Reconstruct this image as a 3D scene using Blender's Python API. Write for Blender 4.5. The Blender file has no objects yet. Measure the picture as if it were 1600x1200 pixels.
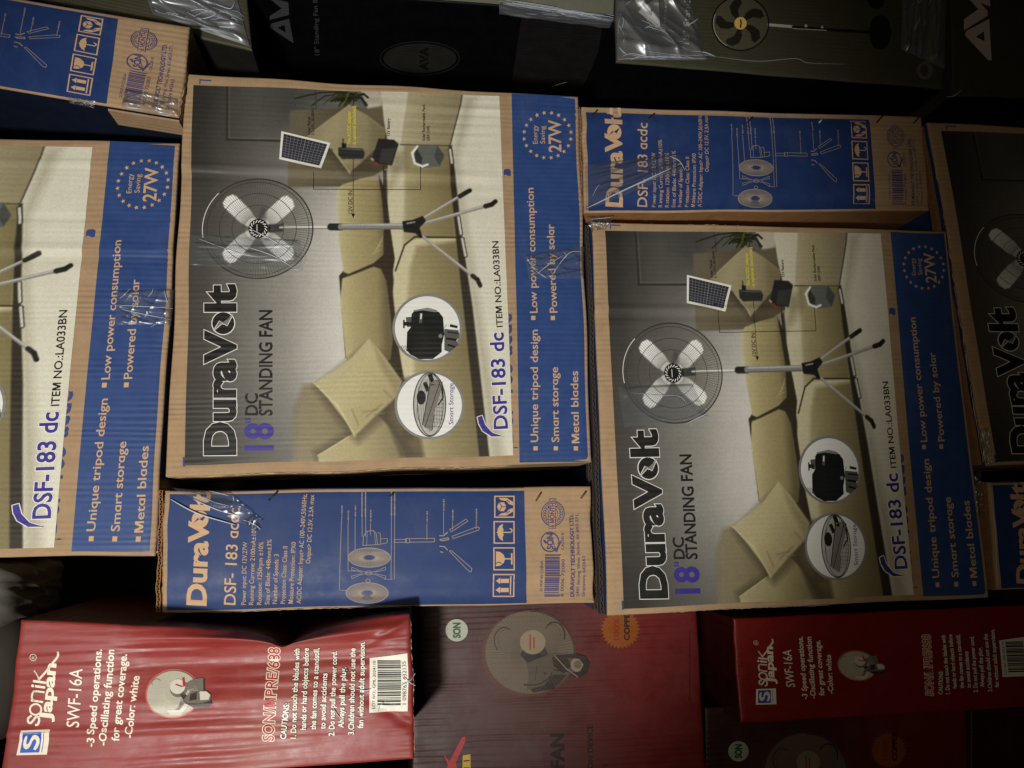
import bpy, math, random
import numpy as np
from mathutils import Vector, Matrix
from mathutils.geometry import tessellate_polygon

SC = bpy.context.scene
COL = SC.collection
# ------------------------------------------------------------------ camera
FPX = 1200.0            # focal length in photo pixels (photo 1600 x 1200)
DIST = 0.95             # camera distance from the stack's front plane
def _n(v): v = np.array(v, float); return v/np.linalg.norm(v)
CX = _n((-0.022, -1, 0.165))                       # world X (right) in camera frame (x right, y down, z forward)
_dn = np.array((1, 0.004, 0.145)); _dn = _n(_dn - CX*np.dot(CX, _dn))
CZ = -_dn                                          # world Z in camera frame
CY = np.cross(CZ, CX)                              # world Y (into the stack)
RW = np.stack([CX, CY, CZ])                        # camera frame -> world
CAMZ = 1.16
def ray(px, py):
    d = np.array([px-800.0, py-600.0, FPX]); return RW @ d
_r0 = ray(800, 600)
CAM = np.array([0, -DIST, CAMZ]) - np.array([_r0[0]/_r0[1]*DIST, 0, _r0[2]/_r0[1]*DIST])*1.0
cam = bpy.data.cameras.new('camera'); camo = bpy.data.objects.new('camera', cam); COL.objects.link(camo)
cam.sensor_width = 36; cam.lens = 36*FPX/1600; cam.clip_start = 0.02; cam.clip_end = 60
xr, yd, zf = RW @ np.array([1, 0, 0]), RW @ np.array([0, 1, 0]), RW @ np.array([0, 0, 1])
m = Matrix(((xr[0], -yd[0], -zf[0], CAM[0]), (xr[1], -yd[1], -zf[1], CAM[1]), (xr[2], -yd[2], -zf[2], CAM[2]), (0, 0, 0, 1)))
camo.matrix_world = m
SC.camera = camo
def at(px, py, Y):
    d = ray(px, py); k = (Y-CAM[1])/d[1]; return CAM + d*k
# ------------------------------------------------------------------ world, lamps, exposure
w = bpy.data.worlds.new('World'); SC.world = w; w.use_nodes = True
w.node_tree.nodes['Background'].inputs[0].default_value = (0.9, 0.75, 0.6, 1)
w.node_tree.nodes['Background'].inputs[1].default_value = 0.003
SC.view_settings.view_transform = 'Standard'; SC.view_settings.look = 'None'
SC.view_settings.exposure = 0.0; SC.view_settings.gamma = 1.0; SC.view_settings.use_curve_mapping = False
def spot(name, pos, tgt, power, color, deg, blend, rad):
    l = bpy.data.lights.new(name, 'SPOT'); l.energy = power; l.color = color
    l.spot_size = math.radians(deg); l.spot_blend = blend; l.shadow_soft_size = rad
    o = bpy.data.objects.new(name, l); COL.objects.link(o); o.location = pos
    o.rotation_euler = (Vector(tgt)-Vector(pos)).to_track_quat('-Z', 'Y').to_euler()
    return o
spot('shop_lamp_cool', (-0.85, -1.75, CAMZ+0.58), at(535, 585, 0), 146, (1.0, 0.985, 0.95), 39.6, 0.62, 0.08)
spot('warm_fill', (-0.45, -1.85, CAMZ+0.50), at(760, 560, 0), 21, (1.0, 0.86, 0.66), 70, 1.0, 0.25)  # added wide fill for the ambient level, no such lamp known
SC.cycles.max_bounces = 6; SC.cycles.transparent_max_bounces = 12
SC.cycles.caustics_reflective = False; SC.cycles.caustics_refractive = False
SC.cycles.use_denoising = True
# ------------------------------------------------------------------ colours and materials
def s2l(c):
    c = np.asarray(c, float)/255.0
    return np.where(c <= 0.04045, c/12.92, ((c+0.055)/1.055)**2.4)
def nd(t, ty, x=0, y=0, **kw):
    n = t.nodes.new(ty); n.location = (x, y)
    for k, v in kw.items(): setattr(n, k, v)
    return n
MATS = {}
def mat(name, rgb, rough=0.5, spec=0.4, rib=0.0, period=0.0068, vary=0.08, vcol=False, gloss_noise=0.1, fleck=0.0, metal=0.0, wrinkle=0.0, scuff=0.0):
    """printed / bare corrugated board: flutes run up the box, bump from the surface's own UV (metres)"""
    if name in MATS: return MATS[name]
    M = bpy.data.materials.new(name); M.use_nodes = True; t = M.node_tree; b = t.nodes['Principled BSDF']
    uv = nd(t, 'ShaderNodeUVMap'); uv.uv_map = 'UVMap'
    if vcol:
        c = nd(t, 'ShaderNodeVertexColor'); c.layer_name = 'Col'; src = c.outputs[0]
    else:
        c = nd(t, 'ShaderNodeRGB'); c.outputs[0].default_value = (*s2l(rgb), 1); src = c.outputs[0]
    nz = nd(t, 'ShaderNodeTexNoise'); nz.inputs['Scale'].default_value = 38; nz.inputs['Detail'].default_value = 6; nz.inputs['Roughness'].default_value = 0.65
    t.links.new(uv.outputs[0], nz.inputs['Vector'])
    mr = nd(t, 'ShaderNodeMapRange'); mr.inputs[1].default_value = 0.3; mr.inputs[2].default_value = 0.7
    mr.inputs[3].default_value = 1-vary; mr.inputs[4].default_value = 1+vary
    t.links.new(nz.outputs[0], mr.inputs[0])
    mul = nd(t, 'ShaderNodeMix', data_type='RGBA', blend_type='MULTIPLY'); mul.inputs[0].default_value = 1
    t.links.new(src, mul.inputs[6]); t.links.new(mr.outputs[0], mul.inputs[7])
    out = mul.outputs[2]
    if fleck > 0:
        mp = nd(t, 'ShaderNodeMapping'); mp.inputs['Scale'].default_value = (1, 6, 1)
        t.links.new(uv.outputs[0], mp.inputs[0])
        f2 = nd(t, 'ShaderNodeTexNoise'); f2.inputs['Scale'].default_value = 420; f2.inputs['Detail'].default_value = 3
        t.links.new(mp.outputs[0], f2.inputs['Vector'])
        r2 = nd(t, 'ShaderNodeMapRange'); r2.inputs[1].default_value = 0.3; r2.inputs[2].default_value = 0.7
        r2.inputs[3].default_value = 1-fleck; r2.inputs[4].default_value = 1+fleck
        t.links.new(f2.outputs[0], r2.inputs[0])
        m2 = nd(t, 'ShaderNodeMix', data_type='RGBA', blend_type='MULTIPLY'); m2.inputs[0].default_value = 1
        t.links.new(out, m2.inputs[6]); t.links.new(r2.outputs[0], m2.inputs[7]); out = m2.outputs[2]
    if scuff > 0:
        sn = nd(t, 'ShaderNodeTexNoise'); sn.inputs['Scale'].default_value = 11; sn.inputs['Detail'].default_value = 9; sn.inputs['Roughness'].default_value = 0.72
        sp = nd(t, 'ShaderNodeMapping'); sp.inputs['Scale'].default_value = (1.6, 1, 1); sp.inputs['Location'].default_value = (len(name)*1.7, 3.1, 0)
        t.links.new(uv.outputs[0], sp.inputs[0]); t.links.new(sp.outputs[0], sn.inputs['Vector'])
        sr = nd(t, 'ShaderNodeMapRange'); sr.inputs[1].default_value = .53; sr.inputs[2].default_value = .72; sr.inputs[3].default_value = 0; sr.inputs[4].default_value = scuff
        t.links.new(sn.outputs[0], sr.inputs[0])
        sm_ = nd(t, 'ShaderNodeMix', data_type='RGBA'); sm_.inputs[7].default_value = (.36, .33, .29, 1); t.links.new(sr.outputs[0], sm_.inputs[0]); t.links.new(out, sm_.inputs[6]); out = sm_.outputs[2]
    t.links.new(out, b.inputs['Base Color'])
    b.inputs['Metallic'].default_value = metal
    b.inputs['Specular IOR Level'].default_value = spec
    rr = nd(t, 'ShaderNodeMapRange'); rr.inputs[1].default_value = 0.3; rr.inputs[2].default_value = 0.7
    rr.inputs[3].default_value = max(rough-gloss_noise, 0.05); rr.inputs[4].default_value = rough+gloss_noise
    t.links.new(nz.outputs[0], rr.inputs[0]); t.links.new(rr.outputs[0], b.inputs['Roughness'])
    if rib > 0 or wrinkle > 0:
        sx = nd(t, 'ShaderNodeSeparateXYZ'); t.links.new(uv.outputs[0], sx.inputs[0])
        # rib phase from v, slowly disturbed along the box
        mp = nd(t, 'ShaderNodeMapping'); mp.inputs['Scale'].default_value = (3, 14, 1); t.links.new(uv.outputs[0], mp.inputs[0])
        dn = nd(t, 'ShaderNodeTexNoise'); dn.inputs['Scale'].default_value = 1; dn.inputs['Detail'].default_value = 3; t.links.new(mp.outputs[0], dn.inputs['Vector'])
        ad = nd(t, 'ShaderNodeMath', operation='MULTIPLY_ADD'); ad.inputs[1].default_value = period*2.4
        t.links.new(dn.outputs[0], ad.inputs[0]); t.links.new(sx.outputs[1], ad.inputs[2])
        ml = nd(t, 'ShaderNodeMath', operation='MULTIPLY'); ml.inputs[1].default_value = 2*math.pi/period; t.links.new(ad.outputs[0], ml.inputs[0])
        sn = nd(t, 'ShaderNodeMath', operation='SINE'); t.links.new(ml.outputs[0], sn.inputs[0])
        # ribs come and go
        mp2 = nd(t, 'ShaderNodeMapping'); mp2.inputs['Scale'].default_value = (7, 22, 1); t.links.new(uv.outputs[0], mp2.inputs[0])
        am = nd(t, 'ShaderNodeTexNoise'); am.inputs['Scale'].default_value = 1; am.inputs['Detail'].default_value = 4; t.links.new(mp2.outputs[0], am.inputs['Vector'])
        ar = nd(t, 'ShaderNodeMapRange'); ar.inputs[1].default_value = 0.38; ar.inputs[2].default_value = 0.68; ar.inputs[3].default_value = 0.0; ar.inputs[4].default_value = 1.7
        t.links.new(am.outputs[0], ar.inputs[0])
        mm = nd(t, 'ShaderNodeMath', operation='MULTIPLY'); t.links.new(sn.outputs[0], mm.inputs[0]); t.links.new(ar.outputs[0], mm.inputs[1])
        # broad streaks along the flutes + fine wrinkle
        mp3 = nd(t, 'ShaderNodeMapping'); mp3.inputs['Scale'].default_value = (5, 60, 1); t.links.new(uv.outputs[0], mp3.inputs[0])
        st = nd(t, 'ShaderNodeTexNoise'); st.inputs['Scale'].default_value = 1; st.inputs['Detail'].default_value = 5; t.links.new(mp3.outputs[0], st.inputs['Vector'])
        s2 = nd(t, 'ShaderNodeMath', operation='MULTIPLY_ADD'); s2.inputs[1].default_value = 2.2 + wrinkle
        t.links.new(st.outputs[0], s2.inputs[0]); t.links.new(mm.outputs[0], s2.inputs[2])
        bp = nd(t, 'ShaderNodeBump'); bp.inputs['Strength'].default_value = 1.0; bp.inputs['Distance'].default_value = rib
        t.links.new(s2.outputs[0], bp.inputs['Height']); t.links.new(bp.outputs[0], b.inputs['Normal'])
    MATS[name] = M; return M
RIB = 0.00016
def M_card(): return mat('bare_cardboard', (164, 136, 104), 0.75, 0.2, RIB*1.2, fleck=0.12, vary=0.13, scuff=.10)
def M_carddark(): return mat('cardboard_edge', (150, 108, 70), 0.8, 0.15, fleck=0.16, vary=0.2)
def M_blue(): return mat('blue_ink', (44, 69, 120), 0.5, 0.30, RIB*0.55, vary=0.09, scuff=.06)
def M_bluenarrow(): return mat('blue_ink_narrow_side', (36, 57, 104), 0.5, 0.2, RIB*0.3, vary=0.10, period=0.05, scuff=.05)
def M_print(): return mat('glossy_photo_print', (0, 0, 0), 0.48, 0.28, RIB*0.5, vary=0.03, vcol=True)
def M_ink(name, rgb, rough=0.45): return mat('ink_'+name, rgb, rough, 0.35, RIB*0.5, vary=0.03)
def M_red(): return mat('red_print', (0, 0, 0), 0.46, 0.38, 0.00036, period=0.0125, vary=0.08, vcol=True, scuff=.08)
def M_darkred(): return mat('maroon_print', (0, 0, 0), 0.5, 0.4, 0.0002, period=0.008, vary=0.08, vcol=True, scuff=.05)
def M_black(): return mat('black_print', (8, 8, 9), 0.5, 0.12, wrinkle=0.0, vary=0.2)
def M_olive(): return mat('olive_print', (68, 65, 50), 0.5, 0.35, 0.0001, vary=0.06)
def film_mat(name='clear_film', haze=0.04, rough=0.26, g0=0.05, g1=0.6):
    if name in MATS: return MATS[name]
    M = bpy.data.materials.new(name); M.use_nodes = True; t = M.node_tree
    t.nodes.remove(t.nodes['Principled BSDF']); o = t.nodes['Material Output']
    tr = nd(t, 'ShaderNodeBsdfTransparent'); tr.inputs[0].default_value = (0.93, 0.94, 0.95, 1)
    gl = nd(t, 'ShaderNodeBsdfGlossy'); gl.inputs[0].default_value = (0.9, 0.94, 1, 1); gl.inputs['Roughness'].default_value = rough
    df = nd(t, 'ShaderNodeBsdfDiffuse'); df.inputs[0].default_value = (0.72, 0.75, 0.8, 1)
    fr = nd(t, 'ShaderNodeLayerWeight'); fr.inputs[0].default_value = 0.35
    mr = nd(t, 'ShaderNodeMapRange'); mr.inputs[3].default_value = g0; mr.inputs[4].default_value = g1
    t.links.new(fr.outputs['Fresnel'], mr.inputs[0])
    m1 = nd(t, 'ShaderNodeMixShader'); t.links.new(mr.outputs[0], m1.inputs[0]); t.links.new(tr.outputs[0], m1.inputs[1]); t.links.new(gl.outputs[0], m1.inputs[2])
    m2 = nd(t, 'ShaderNodeMixShader'); m2.inputs[0].default_value = haze; t.links.new(m1.outputs[0], m2.inputs[1]); t.links.new(df.outputs[0], m2.inputs[2])
    t.links.new(m2.outputs[0], o.inputs[0])
    MATS[name] = M; return M
# ------------------------------------------------------------------ plane helpers
def homog(src, dst):
    A = []; B = []
    for (x, y), (u, v) in zip(src, dst):
        A.append([x, y, 1, 0, 0, 0, -u*x, -u*y]); B.append(u)
        A.append([0, 0, 0, x, y, 1, -v*x, -v*y]); B.append(v)
    h = np.linalg.solve(np.array(A, float), np.array(B, float))
    return np.append(h, 1).reshape(3, 3)
def hap(H, P):
    P = np.atleast_2d(np.asarray(P, float)); Q = np.c_[P, np.ones(len(P))] @ H.T
    return Q[:, :2]/Q[:, 2:3]
UNIT = [(0, 0), (1, 0), (1, 1), (0, 1)]
class Face:
    """one printed face of a carton. corners: TL, TR, BR, BL as seen in the photo (3-D)"""
    def __init__(self, c3, seed=0, bulge=0.002, wav=0.0012, edge=0.0012, rnd=0.003):
        self.c = np.array(c3, float); o = self.c[0]
        e1 = _n(self.c[1]-self.c[0]); n = np.cross(e1, self.c[3]-self.c[0]); n = _n(n)
        if np.dot(n, CAM-o) < 0: n = -n
        self.e1, self.n, self.o = e1, n, o; self.e2 = np.cross(n, e1)
        if np.dot(self.e2, self.c[3]-o) < 0: self.e2 = -self.e2
        q = [((p-o) @ self.e1, (p-o) @ self.e2) for p in self.c]
        self.q = np.array(q)
        self.Hst = homog(q, UNIT); self.Huv = homog(UNIT, q)
        self.W = 0.5*(np.linalg.norm(self.c[1]-self.c[0])+np.linalg.norm(self.c[2]-self.c[3]))
        self.Hh = 0.5*(np.linalg.norm(self.c[3]-self.c[0])+np.linalg.norm(self.c[2]-self.c[1]))
        r = np.random.RandomState(seed)
        self.k = [(r.uniform(1.5, 9), r.uniform(1.5, 9), r.uniform(0, 6.28), r.uniform(0.3, 1)) for _ in range(7)]
        self.k2 = [(r.uniform(.4, 2.6)**1.5, r.uniform(0, 6.28), r.uniform(0.3, 1)) for _ in range(6)]
        self.bulge, self.wav, self.edge, self.rnd = bulge, wav, edge, rnd
        self.dents = []     # functions (s,t,W,H) -> out (metres)
        self.warps = []     # functions (s,t) -> (du,dv) metres
    def px(self, P):
        """photo pixels -> face uv (plane coords, metres)"""
        P = np.atleast_2d(np.asarray(P, float))
        d = np.c_[P[:, 0]-800, P[:, 1]-600, np.full(len(P), FPX)] @ RW.T
        k = ((self.o-CAM) @ self.n)/(d @ self.n)
        X = CAM + d*k[:, None] - self.o
        return np.c_[X @ self.e1, X @ self.e2]
    def out(self, s, t):
        o = self.bulge*np.sin(np.pi*np.clip(s, 0, 1))*np.sin(np.pi*np.clip(t, 0, 1))
        for a, b, p, g in self.k: o = o + self.wav*0.33*g*np.sin(a*s+b*t+p)
        for f in self.dents: o = o + f(s, t)
        d = np.minimum(np.minimum(s, 1-s)*self.W, np.minimum(t, 1-t)*self.Hh)
        r = self.rnd; d = np.clip(d, 0, r)
        return o - (r-np.sqrt(np.maximum(r*r-(r-d)**2, 0)))
    def xyz(self, uv, lift=0.0):
        st = hap(self.Hst, uv); s, t = st[:, 0], st[:, 1]
        uv = np.array(uv, float)
        w1 = sum(g*np.sin(f*6*s+p) for f, p, g in self.k2)*self.edge*0.35
        w2 = sum(g*np.sin(f*6*t+p+1) for f, p, g in self.k2)*self.edge*0.35
        near = lambda x: np.exp(-np.clip(np.minimum(x, 1-x), 0, 1)/0.08)
        uv[:, 1] += w1*near(t); uv[:, 0] += w2*near(s)
        for f in self.warps:
            du, dv = f(s, t); uv[:, 0] += du; uv[:, 1] += dv
        o = self.out(s, t)+lift
        return self.o + uv[:, :1]*self.e1 + uv[:, 1:2]*self.e2 + o[:, None]*self.n
    def tex(self, uv):
        st = hap(self.Hst, uv); return np.c_[st[:, 0]*self.W, st[:, 1]*self.Hh]
def mesh(name, V, F, mats, mi=None, parent=None, uv=None, col=None, smooth=False):
    V = np.asarray(V, float)
    me = bpy.data.meshes.new(name)
    if isinstance(F, np.ndarray):
        k = F.shape[1]; n = len(F)
        me.vertices.add(len(V)); me.vertices.foreach_set('co', V.ravel())
        me.loops.add(n*k); me.loops.foreach_set('vertex_index', F.ravel().astype(np.int32))
        me.polygons.add(n); me.polygons.foreach_set('loop_start', np.arange(0, n*k, k, dtype=np.int32))
        me.polygons.foreach_set('loop_total', np.full(n, k, dtype=np.int32))
        me.update(calc_edges=True)
    else:
        me.from_pydata(V.tolist(), [], F); me.update()
    for M in mats: me.materials.append(M)
    if mi is not None: me.polygons.foreach_set('material_index', np.asarray(mi, np.int32))
    if uv is not None:
        L = me.uv_layers.new(name='UVMap'); vi = np.empty(len(me.loops), np.int32); me.loops.foreach_get('vertex_index', vi)
        L.data.foreach_set('uv', np.asarray(uv, float)[vi].ravel())
    if col is not None:
        a = me.color_attributes.new('Col', 'FLOAT_COLOR', 'POINT')
        a.data.foreach_set('color', np.c_[col, np.ones(len(col))].astype(np.float32).ravel())
    me.polygons.foreach_set('use_smooth', [smooth]*len(me.polygons))
    me.validate()
    o = bpy.data.objects.new(name, me); COL.objects.link(o)
    if parent: o.parent = parent
    return o
def gridfaces(nx, ny):
    i = np.arange((nx-1)*(ny-1)); x = i % (nx-1); y = i//(nx-1); a = y*nx+x
    return np.c_[a, a+1, a+nx+1, a+nx]
def orient(V, F, n):
    a, b, c = V[F[0][0]], V[F[0][1]], V[F[0][2]]
    if np.dot(np.cross(b-a, c-a), n) < 0: return F[:, ::-1].copy()
    return F
def spaced(L, cell, r):
    n = max(int(L/cell), 4); mid = np.linspace(r/L, 1-r/L, n)
    e = np.array([0, 0.05, 0.2, 0.5])*r/L
    return np.concatenate([e, mid, 1-e[::-1]])
def label(o, lab, cat, group=None):
    o['label'] = lab; o['category'] = cat
    if group: o['group'] = group
def carton(name, face, depth, front, sides, cell=0.006, into=None, col=None):
    """box body: front grid + four sides + back. sides: materials for top,right,bottom,left of the photo view"""
    S, T = spaced(face.W, cell, face.rnd), spaced(face.Hh, cell, face.rnd)
    nx, ny = len(S), len(T)
    st = np.array([(s, t) for t in T for s in S]); uv = hap(face.Huv, st)
    V = face.xyz(uv); F = orient(V, gridfaces(nx, ny), face.n); TX = face.tex(uv)
    idx = np.arange(nx*ny).reshape(ny, nx)
    loops = [idx[0, :], idx[:, -1], idx[-1, ::-1], idx[::-1, 0]]
    d = -face.n if into is None else _n(into)
    Vs, Fs, Ms, Us = [V], [F], [np.zeros(len(F), int)], [TX]; base = len(V)
    ks = [0.0, 0.02, 0.25, 0.6, 1.0]
    backs = []
    for li, lp in enumerate(loops):
        P = V[lp]; run = np.r_[0, np.cumsum(np.linalg.norm(np.diff(P, axis=0), axis=1))]
        Vv = np.concatenate([P + d*depth*k for k in ks]); n = len(lp)
        f = gridfaces(n, len(ks))
        mid = V[lp[n//2]]-V.mean(0)
        f = orient(Vv, f, mid - face.n*np.dot(mid, face.n))
        Vs.append(Vv); Fs.append(f+base); Ms.append(np.full(len(f), li+1)); base += len(Vv)
        Us.append(np.array([(k*depth, r) for k in ks for r in run]))
        backs.append(Vv[-n:])
    bc = [backs[0][0], backs[1][0], backs[2][0], backs[3][0]]
    Vb = np.array(bc); fb = orient(Vb, np.array([[0, 1, 2, 3]]), -face.n)
    Vs.append(Vb); Fs.append(fb+base); Ms.append(np.array([1])); Us.append(np.zeros((4, 2)))
    V = np.concatenate(Vs)
    c = None
    if col is not None:
        c = np.tile(np.array([0.02, 0.004, 0.004]), (len(V), 1)); c[:nx*ny] = col(st[:, 0], st[:, 1])
    o = mesh(name, V, np.concatenate(Fs), [front]+list(sides), np.concatenate(Ms), None, np.concatenate(Us), c, smooth=True)
    return o
def gridpart(name, face, dstq, M, parent, lift=0.0004, cell=0.006, n=None, color=None):
    """a printed rectangle (px quad) as its own sheet lying on the face"""
    q = face.px(dstq); H = homog(UNIT, q)
    w = np.linalg.norm(q[1]-q[0]); h = np.linalg.norm(q[3]-q[0])
    nx, ny = n if n else (max(int(w/cell), 3), max(int(h/cell), 3))
    a, b = np.meshgrid(np.linspace(0, 1, nx), np.linspace(0, 1, ny)); st = np.c_[a.ravel(), b.ravel()]
    uv = hap(H, st); V = face.xyz(uv, lift); F = orient(V, gridfaces(nx, ny), face.n)
    return mesh(name, V, F, [M], None, parent, face.tex(uv), color, smooth=True)
# ------------------------------------------------------------------ lettering and line art (built in design space = photo pixels of one carton)
_fc = bpy.data.curves.new('glyphs', 'FONT'); _fo = bpy.data.objects.new('glyphs', _fc); COL.objects.link(_fo)
_G = {}
def _raw(s, off):
    k = (s, off)
    if k in _G: return _G[k]
    _fc.body = s; _fc.offset = off; _fc.resolution_u = 3
    bpy.context.view_layer.update()
    e = _fo.evaluated_get(bpy.context.evaluated_depsgraph_get()); me = e.to_mesh()
    me.calc_loop_triangles()
    V = np.array([v.co[:2] for v in me.vertices]).reshape(-1, 2); T = np.array([t.vertices[:] for t in me.loop_triangles]).reshape(-1, 3)
    e.to_mesh_clear(); _G[k] = (V, T); return V, T
def _clipy(V, T, y0):
    out = []
    for t in T:
        P = [V[i] for i in t]; R = []
        for i in range(3):
            a, b = P[i], P[(i+1) % 3]
            if a[1] <= y0: R.append(a)
            if (a[1]-y0)*(b[1]-y0) < 0: R.append(a+(b-a)*((y0-a[1])/(b[1]-a[1])))
        for j in range(1, len(R)-1): out.append((R[0], R[j], R[j+1]))
    if not out: return np.zeros((0, 2)), np.zeros((0, 3), int)
    return np.array(out).reshape(-1, 2), np.arange(len(out)*3).reshape(-1, 3)
def glyphs(s, off=0.0, geo=False):
    if not ((geo and 'a' in s) or ('M' in s and off > 0)): return _raw(s, off)
    xh = _raw('x', 0.0)[0][:, 1].max()+off
    wH = _raw('HH', 0)[0][:, 0].max()
    Vs, Ts, x, nb = [], [], 0.0, 0
    for ch in s:
        g = 'd' if (ch == 'a' and geo) else ch
        adv = _raw('H'+g+'H', 0)[0][:, 0].max()-wH
        if ch != ' ':
            V, T = _raw(g, off)
            if ch == 'M' and 0 < off:
                V0 = _raw('M', 0.0)[0]; x0, x1 = V0[:, 0].min()-off, V0[:, 0].max()+off; k = .15+off*1.5
                Pm = [(0, 0), (0, 1), (.27, 1), (.5, .40), (.73, 1), (1, 1), (1, 0), (1-k, 0), (1-k, .62), (.60, .04), (.40, .04), (k, .62), (k, 0)]
                V = np.array([(x0+u*(x1-x0), -off+v*(CAP+2*off)) for u, v in Pm]); T = np.array(tessellate_polygon([[Vector((v[0], v[1], 0)) for v in V]]))
            if geo and ch == 'a': V, T = _clipy(V, T, xh)
            Vs.append(V+np.array([x, 0])); Ts.append(T+nb); nb += len(V)
        x += adv
    return np.concatenate(Vs), np.concatenate(Ts)
CAP = _raw('H', 0.0)[0][:, 1].max()
class Art:
    """flat shapes in design space, later laid on a face as one mesh"""
    def __init__(self): self.V, self.T, self.M, self.L, self.n = [], [], [], [], 0; self.mats = []
    def mid(self, M):
        if M not in self.mats: self.mats.append(M)
        return self.mats.index(M)
    def add(self, V, T, M, layer=0):
        V = np.asarray(V, float); T = np.asarray(T, int)
        if len(T) == 0: return
        self.V.append(V); self.T.append(T+self.n); self.M.append(np.full(len(T), self.mid(M))); self.L.append(np.full(len(V), layer, float)); self.n += len(V)
    def poly(self, pts, M, layer=0, holes=()):
        loops = [[Vector((p[0], p[1], 0)) for p in l] for l in (pts, *holes)]
        T = tessellate_polygon(loops); V = [(v.x, v.y) for l in loops for v in l]
        self.add(V, [t for t in T], M, layer)
    def line(self, pts, wd, M, layer=0, closed=False):
        P = [np.array(p, float) for p in pts]
        if closed: P.append(P[0])
        for a, b in zip(P[:-1], P[1:]):
            d = b-a; L = np.linalg.norm(d)
            if L < 1e-6: continue
            d /= L; n = np.array([-d[1], d[0]])*wd/2; e = d*wd*0.35
            self.add([a-e+n, b+e+n, b+e-n, a-e-n], [(0, 1, 2), (0, 2, 3)], M, layer)
    def ell(self, cx, cy, rx, ry, M, layer=0, n=48, a0=0, a1=360):
        A = np.radians(np.linspace(a0, a1, n, endpoint=(a1-a0 != 360)))
        V = [(cx, cy)]+[(cx+rx*math.cos(a), cy+ry*math.sin(a)) for a in A]; k = len(A)
        T = [(0, i+1, (i+1) % k+1) for i in range(k if a1-a0 == 360 else k-1)]
        self.add(V, T, M, layer)
    def ring(self, cx, cy, rx, ry, wd, M, layer=0, n=64, a0=0, a1=360):
        A = np.radians(np.linspace(a0, a1, n+1)); V = []
        for a in A:
            c, s = math.cos(a), math.sin(a); V += [(cx+(rx+wd/2)*c, cy+(ry+wd/2)*s), (cx+(rx-wd/2)*c, cy+(ry-wd/2)*s)]
        T = []
        for i in range(n): T += [(2*i, 2*i+2, 2*i+1), (2*i+1, 2*i+2, 2*i+3)]
        self.add(V, T, M, layer)
    def text(self, s, b0, b1, cap, M, layer=0, bold=0.0, geo=False, outline=None, ow=0.03, slant=0.0):
        V0, _ = glyphs(s, 0.0, geo); x0, x1 = V0[:, 0].min(), V0[:, 0].max()
        b0, b1 = np.array(b0, float), np.array(b1, float); d = b1-b0; L = np.linalg.norm(d); u = d/L; up = np.array([u[1], -u[0]])
        def put(off, MM, ly):
            V, T = glyphs(s, off, geo)
            x = (V[:, 0]-x0)/(x1-x0)*L + slant*V[:, 1]/CAP*cap; y = V[:, 1]/CAP*cap
            self.add(b0+x[:, None]*u+y[:, None]*up, T, MM, ly)
        if outline is not None: put(bold+ow, outline, layer); layer += 1
        put(bold, M, layer)
    def build(self, name, face, parent, src=None, dst=None, lift=0.0008, step=0.0002, maxe=None):
        V = np.concatenate(self.V); T = np.concatenate(self.T); Mi = np.concatenate(self.M); L = np.concatenate(self.L)
        if maxe:
            V, T, Mi, L = V.tolist(), T.tolist(), Mi.tolist(), L.tolist(); i = 0
            while i < len(T):
                t = T[i]; e = [((V[t[j]][0]-V[t[(j+1) % 3]][0])**2+(V[t[j]][1]-V[t[(j+1) % 3]][1])**2, j) for j in range(3)]; mx, j = max(e)
                if mx > maxe*maxe:
                    a, b, c = t[j], t[(j+1) % 3], t[(j+2) % 3]; k = len(V)
                    V.append([(V[a][0]+V[b][0])/2, (V[a][1]+V[b][1])/2]); L.append(L[a])
                    T[i] = [a, k, c]; T.append([k, b, c]); Mi.append(Mi[i])
                else: i += 1
            V, T, Mi, L = np.array(V), np.array(T), np.array(Mi), np.array(L)
        P = V if src is None else hap(homog(src, dst), V)
        uv = face.px(P); X = face.xyz(uv, lift+L*step)
        # consistent facing
        a, b, c = X[T[:, 0]], X[T[:, 1]], X[T[:, 2]]
        fl = np.einsum('ij,j->i', np.cross(b-a, c-a), face.n) < 0
        T = T.copy(); T[fl] = T[fl][:, ::-1]
        return mesh(name, X, T, self.mats, Mi, parent, face.tex(uv), None, smooth=False)
def tube(name, P, r, M, parent, ns=6, lab=None):
    P = np.array(P, float); V, F = [], []
    for i, p in enumerate(P):
        t = _n(P[min(i+1, len(P)-1)]-P[max(i-1, 0)]); a = _n(np.cross(t, (0.3, 0.5, 0.8))); b = np.cross(t, a)
        rr = r[i] if hasattr(r, '__len__') else r
        for k in range(ns):
            an = 2*math.pi*k/ns; V.append(p+rr*(math.cos(an)*a+math.sin(an)*b))
    for i in range(len(P)-1):
        for k in range(ns): F.append((i*ns+k, i*ns+(k+1) % ns, (i+1)*ns+(k+1) % ns, (i+1)*ns+k))
    F.append(tuple(range(ns))[::-1]); F.append(tuple((len(P)-1)*ns+k for k in range(ns)))
    return mesh(name, V, F, [M], None, parent, np.zeros((len(V), 2)), None, smooth=True)
def on(face, pts, lift): return face.xyz(face.px(pts), lift)
def bez(pts, n=20):
    P = np.array(pts, float); t = np.linspace(0, len(P)-1, n)
    # Catmull-Rom
    out = []
    for x in t:
        i = min(int(x), len(P)-2); f = x-i
        p0, p1, p2, p3 = P[max(i-1, 0)], P[i], P[i+1], P[min(i+2, len(P)-1)]
        out.append(0.5*((2*p1)+(-p0+p2)*f+(2*p0-5*p1+4*p2-p3)*f*f+(-p0+3*p1-3*p2+p3)*f**3))
    return np.array(out)
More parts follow.
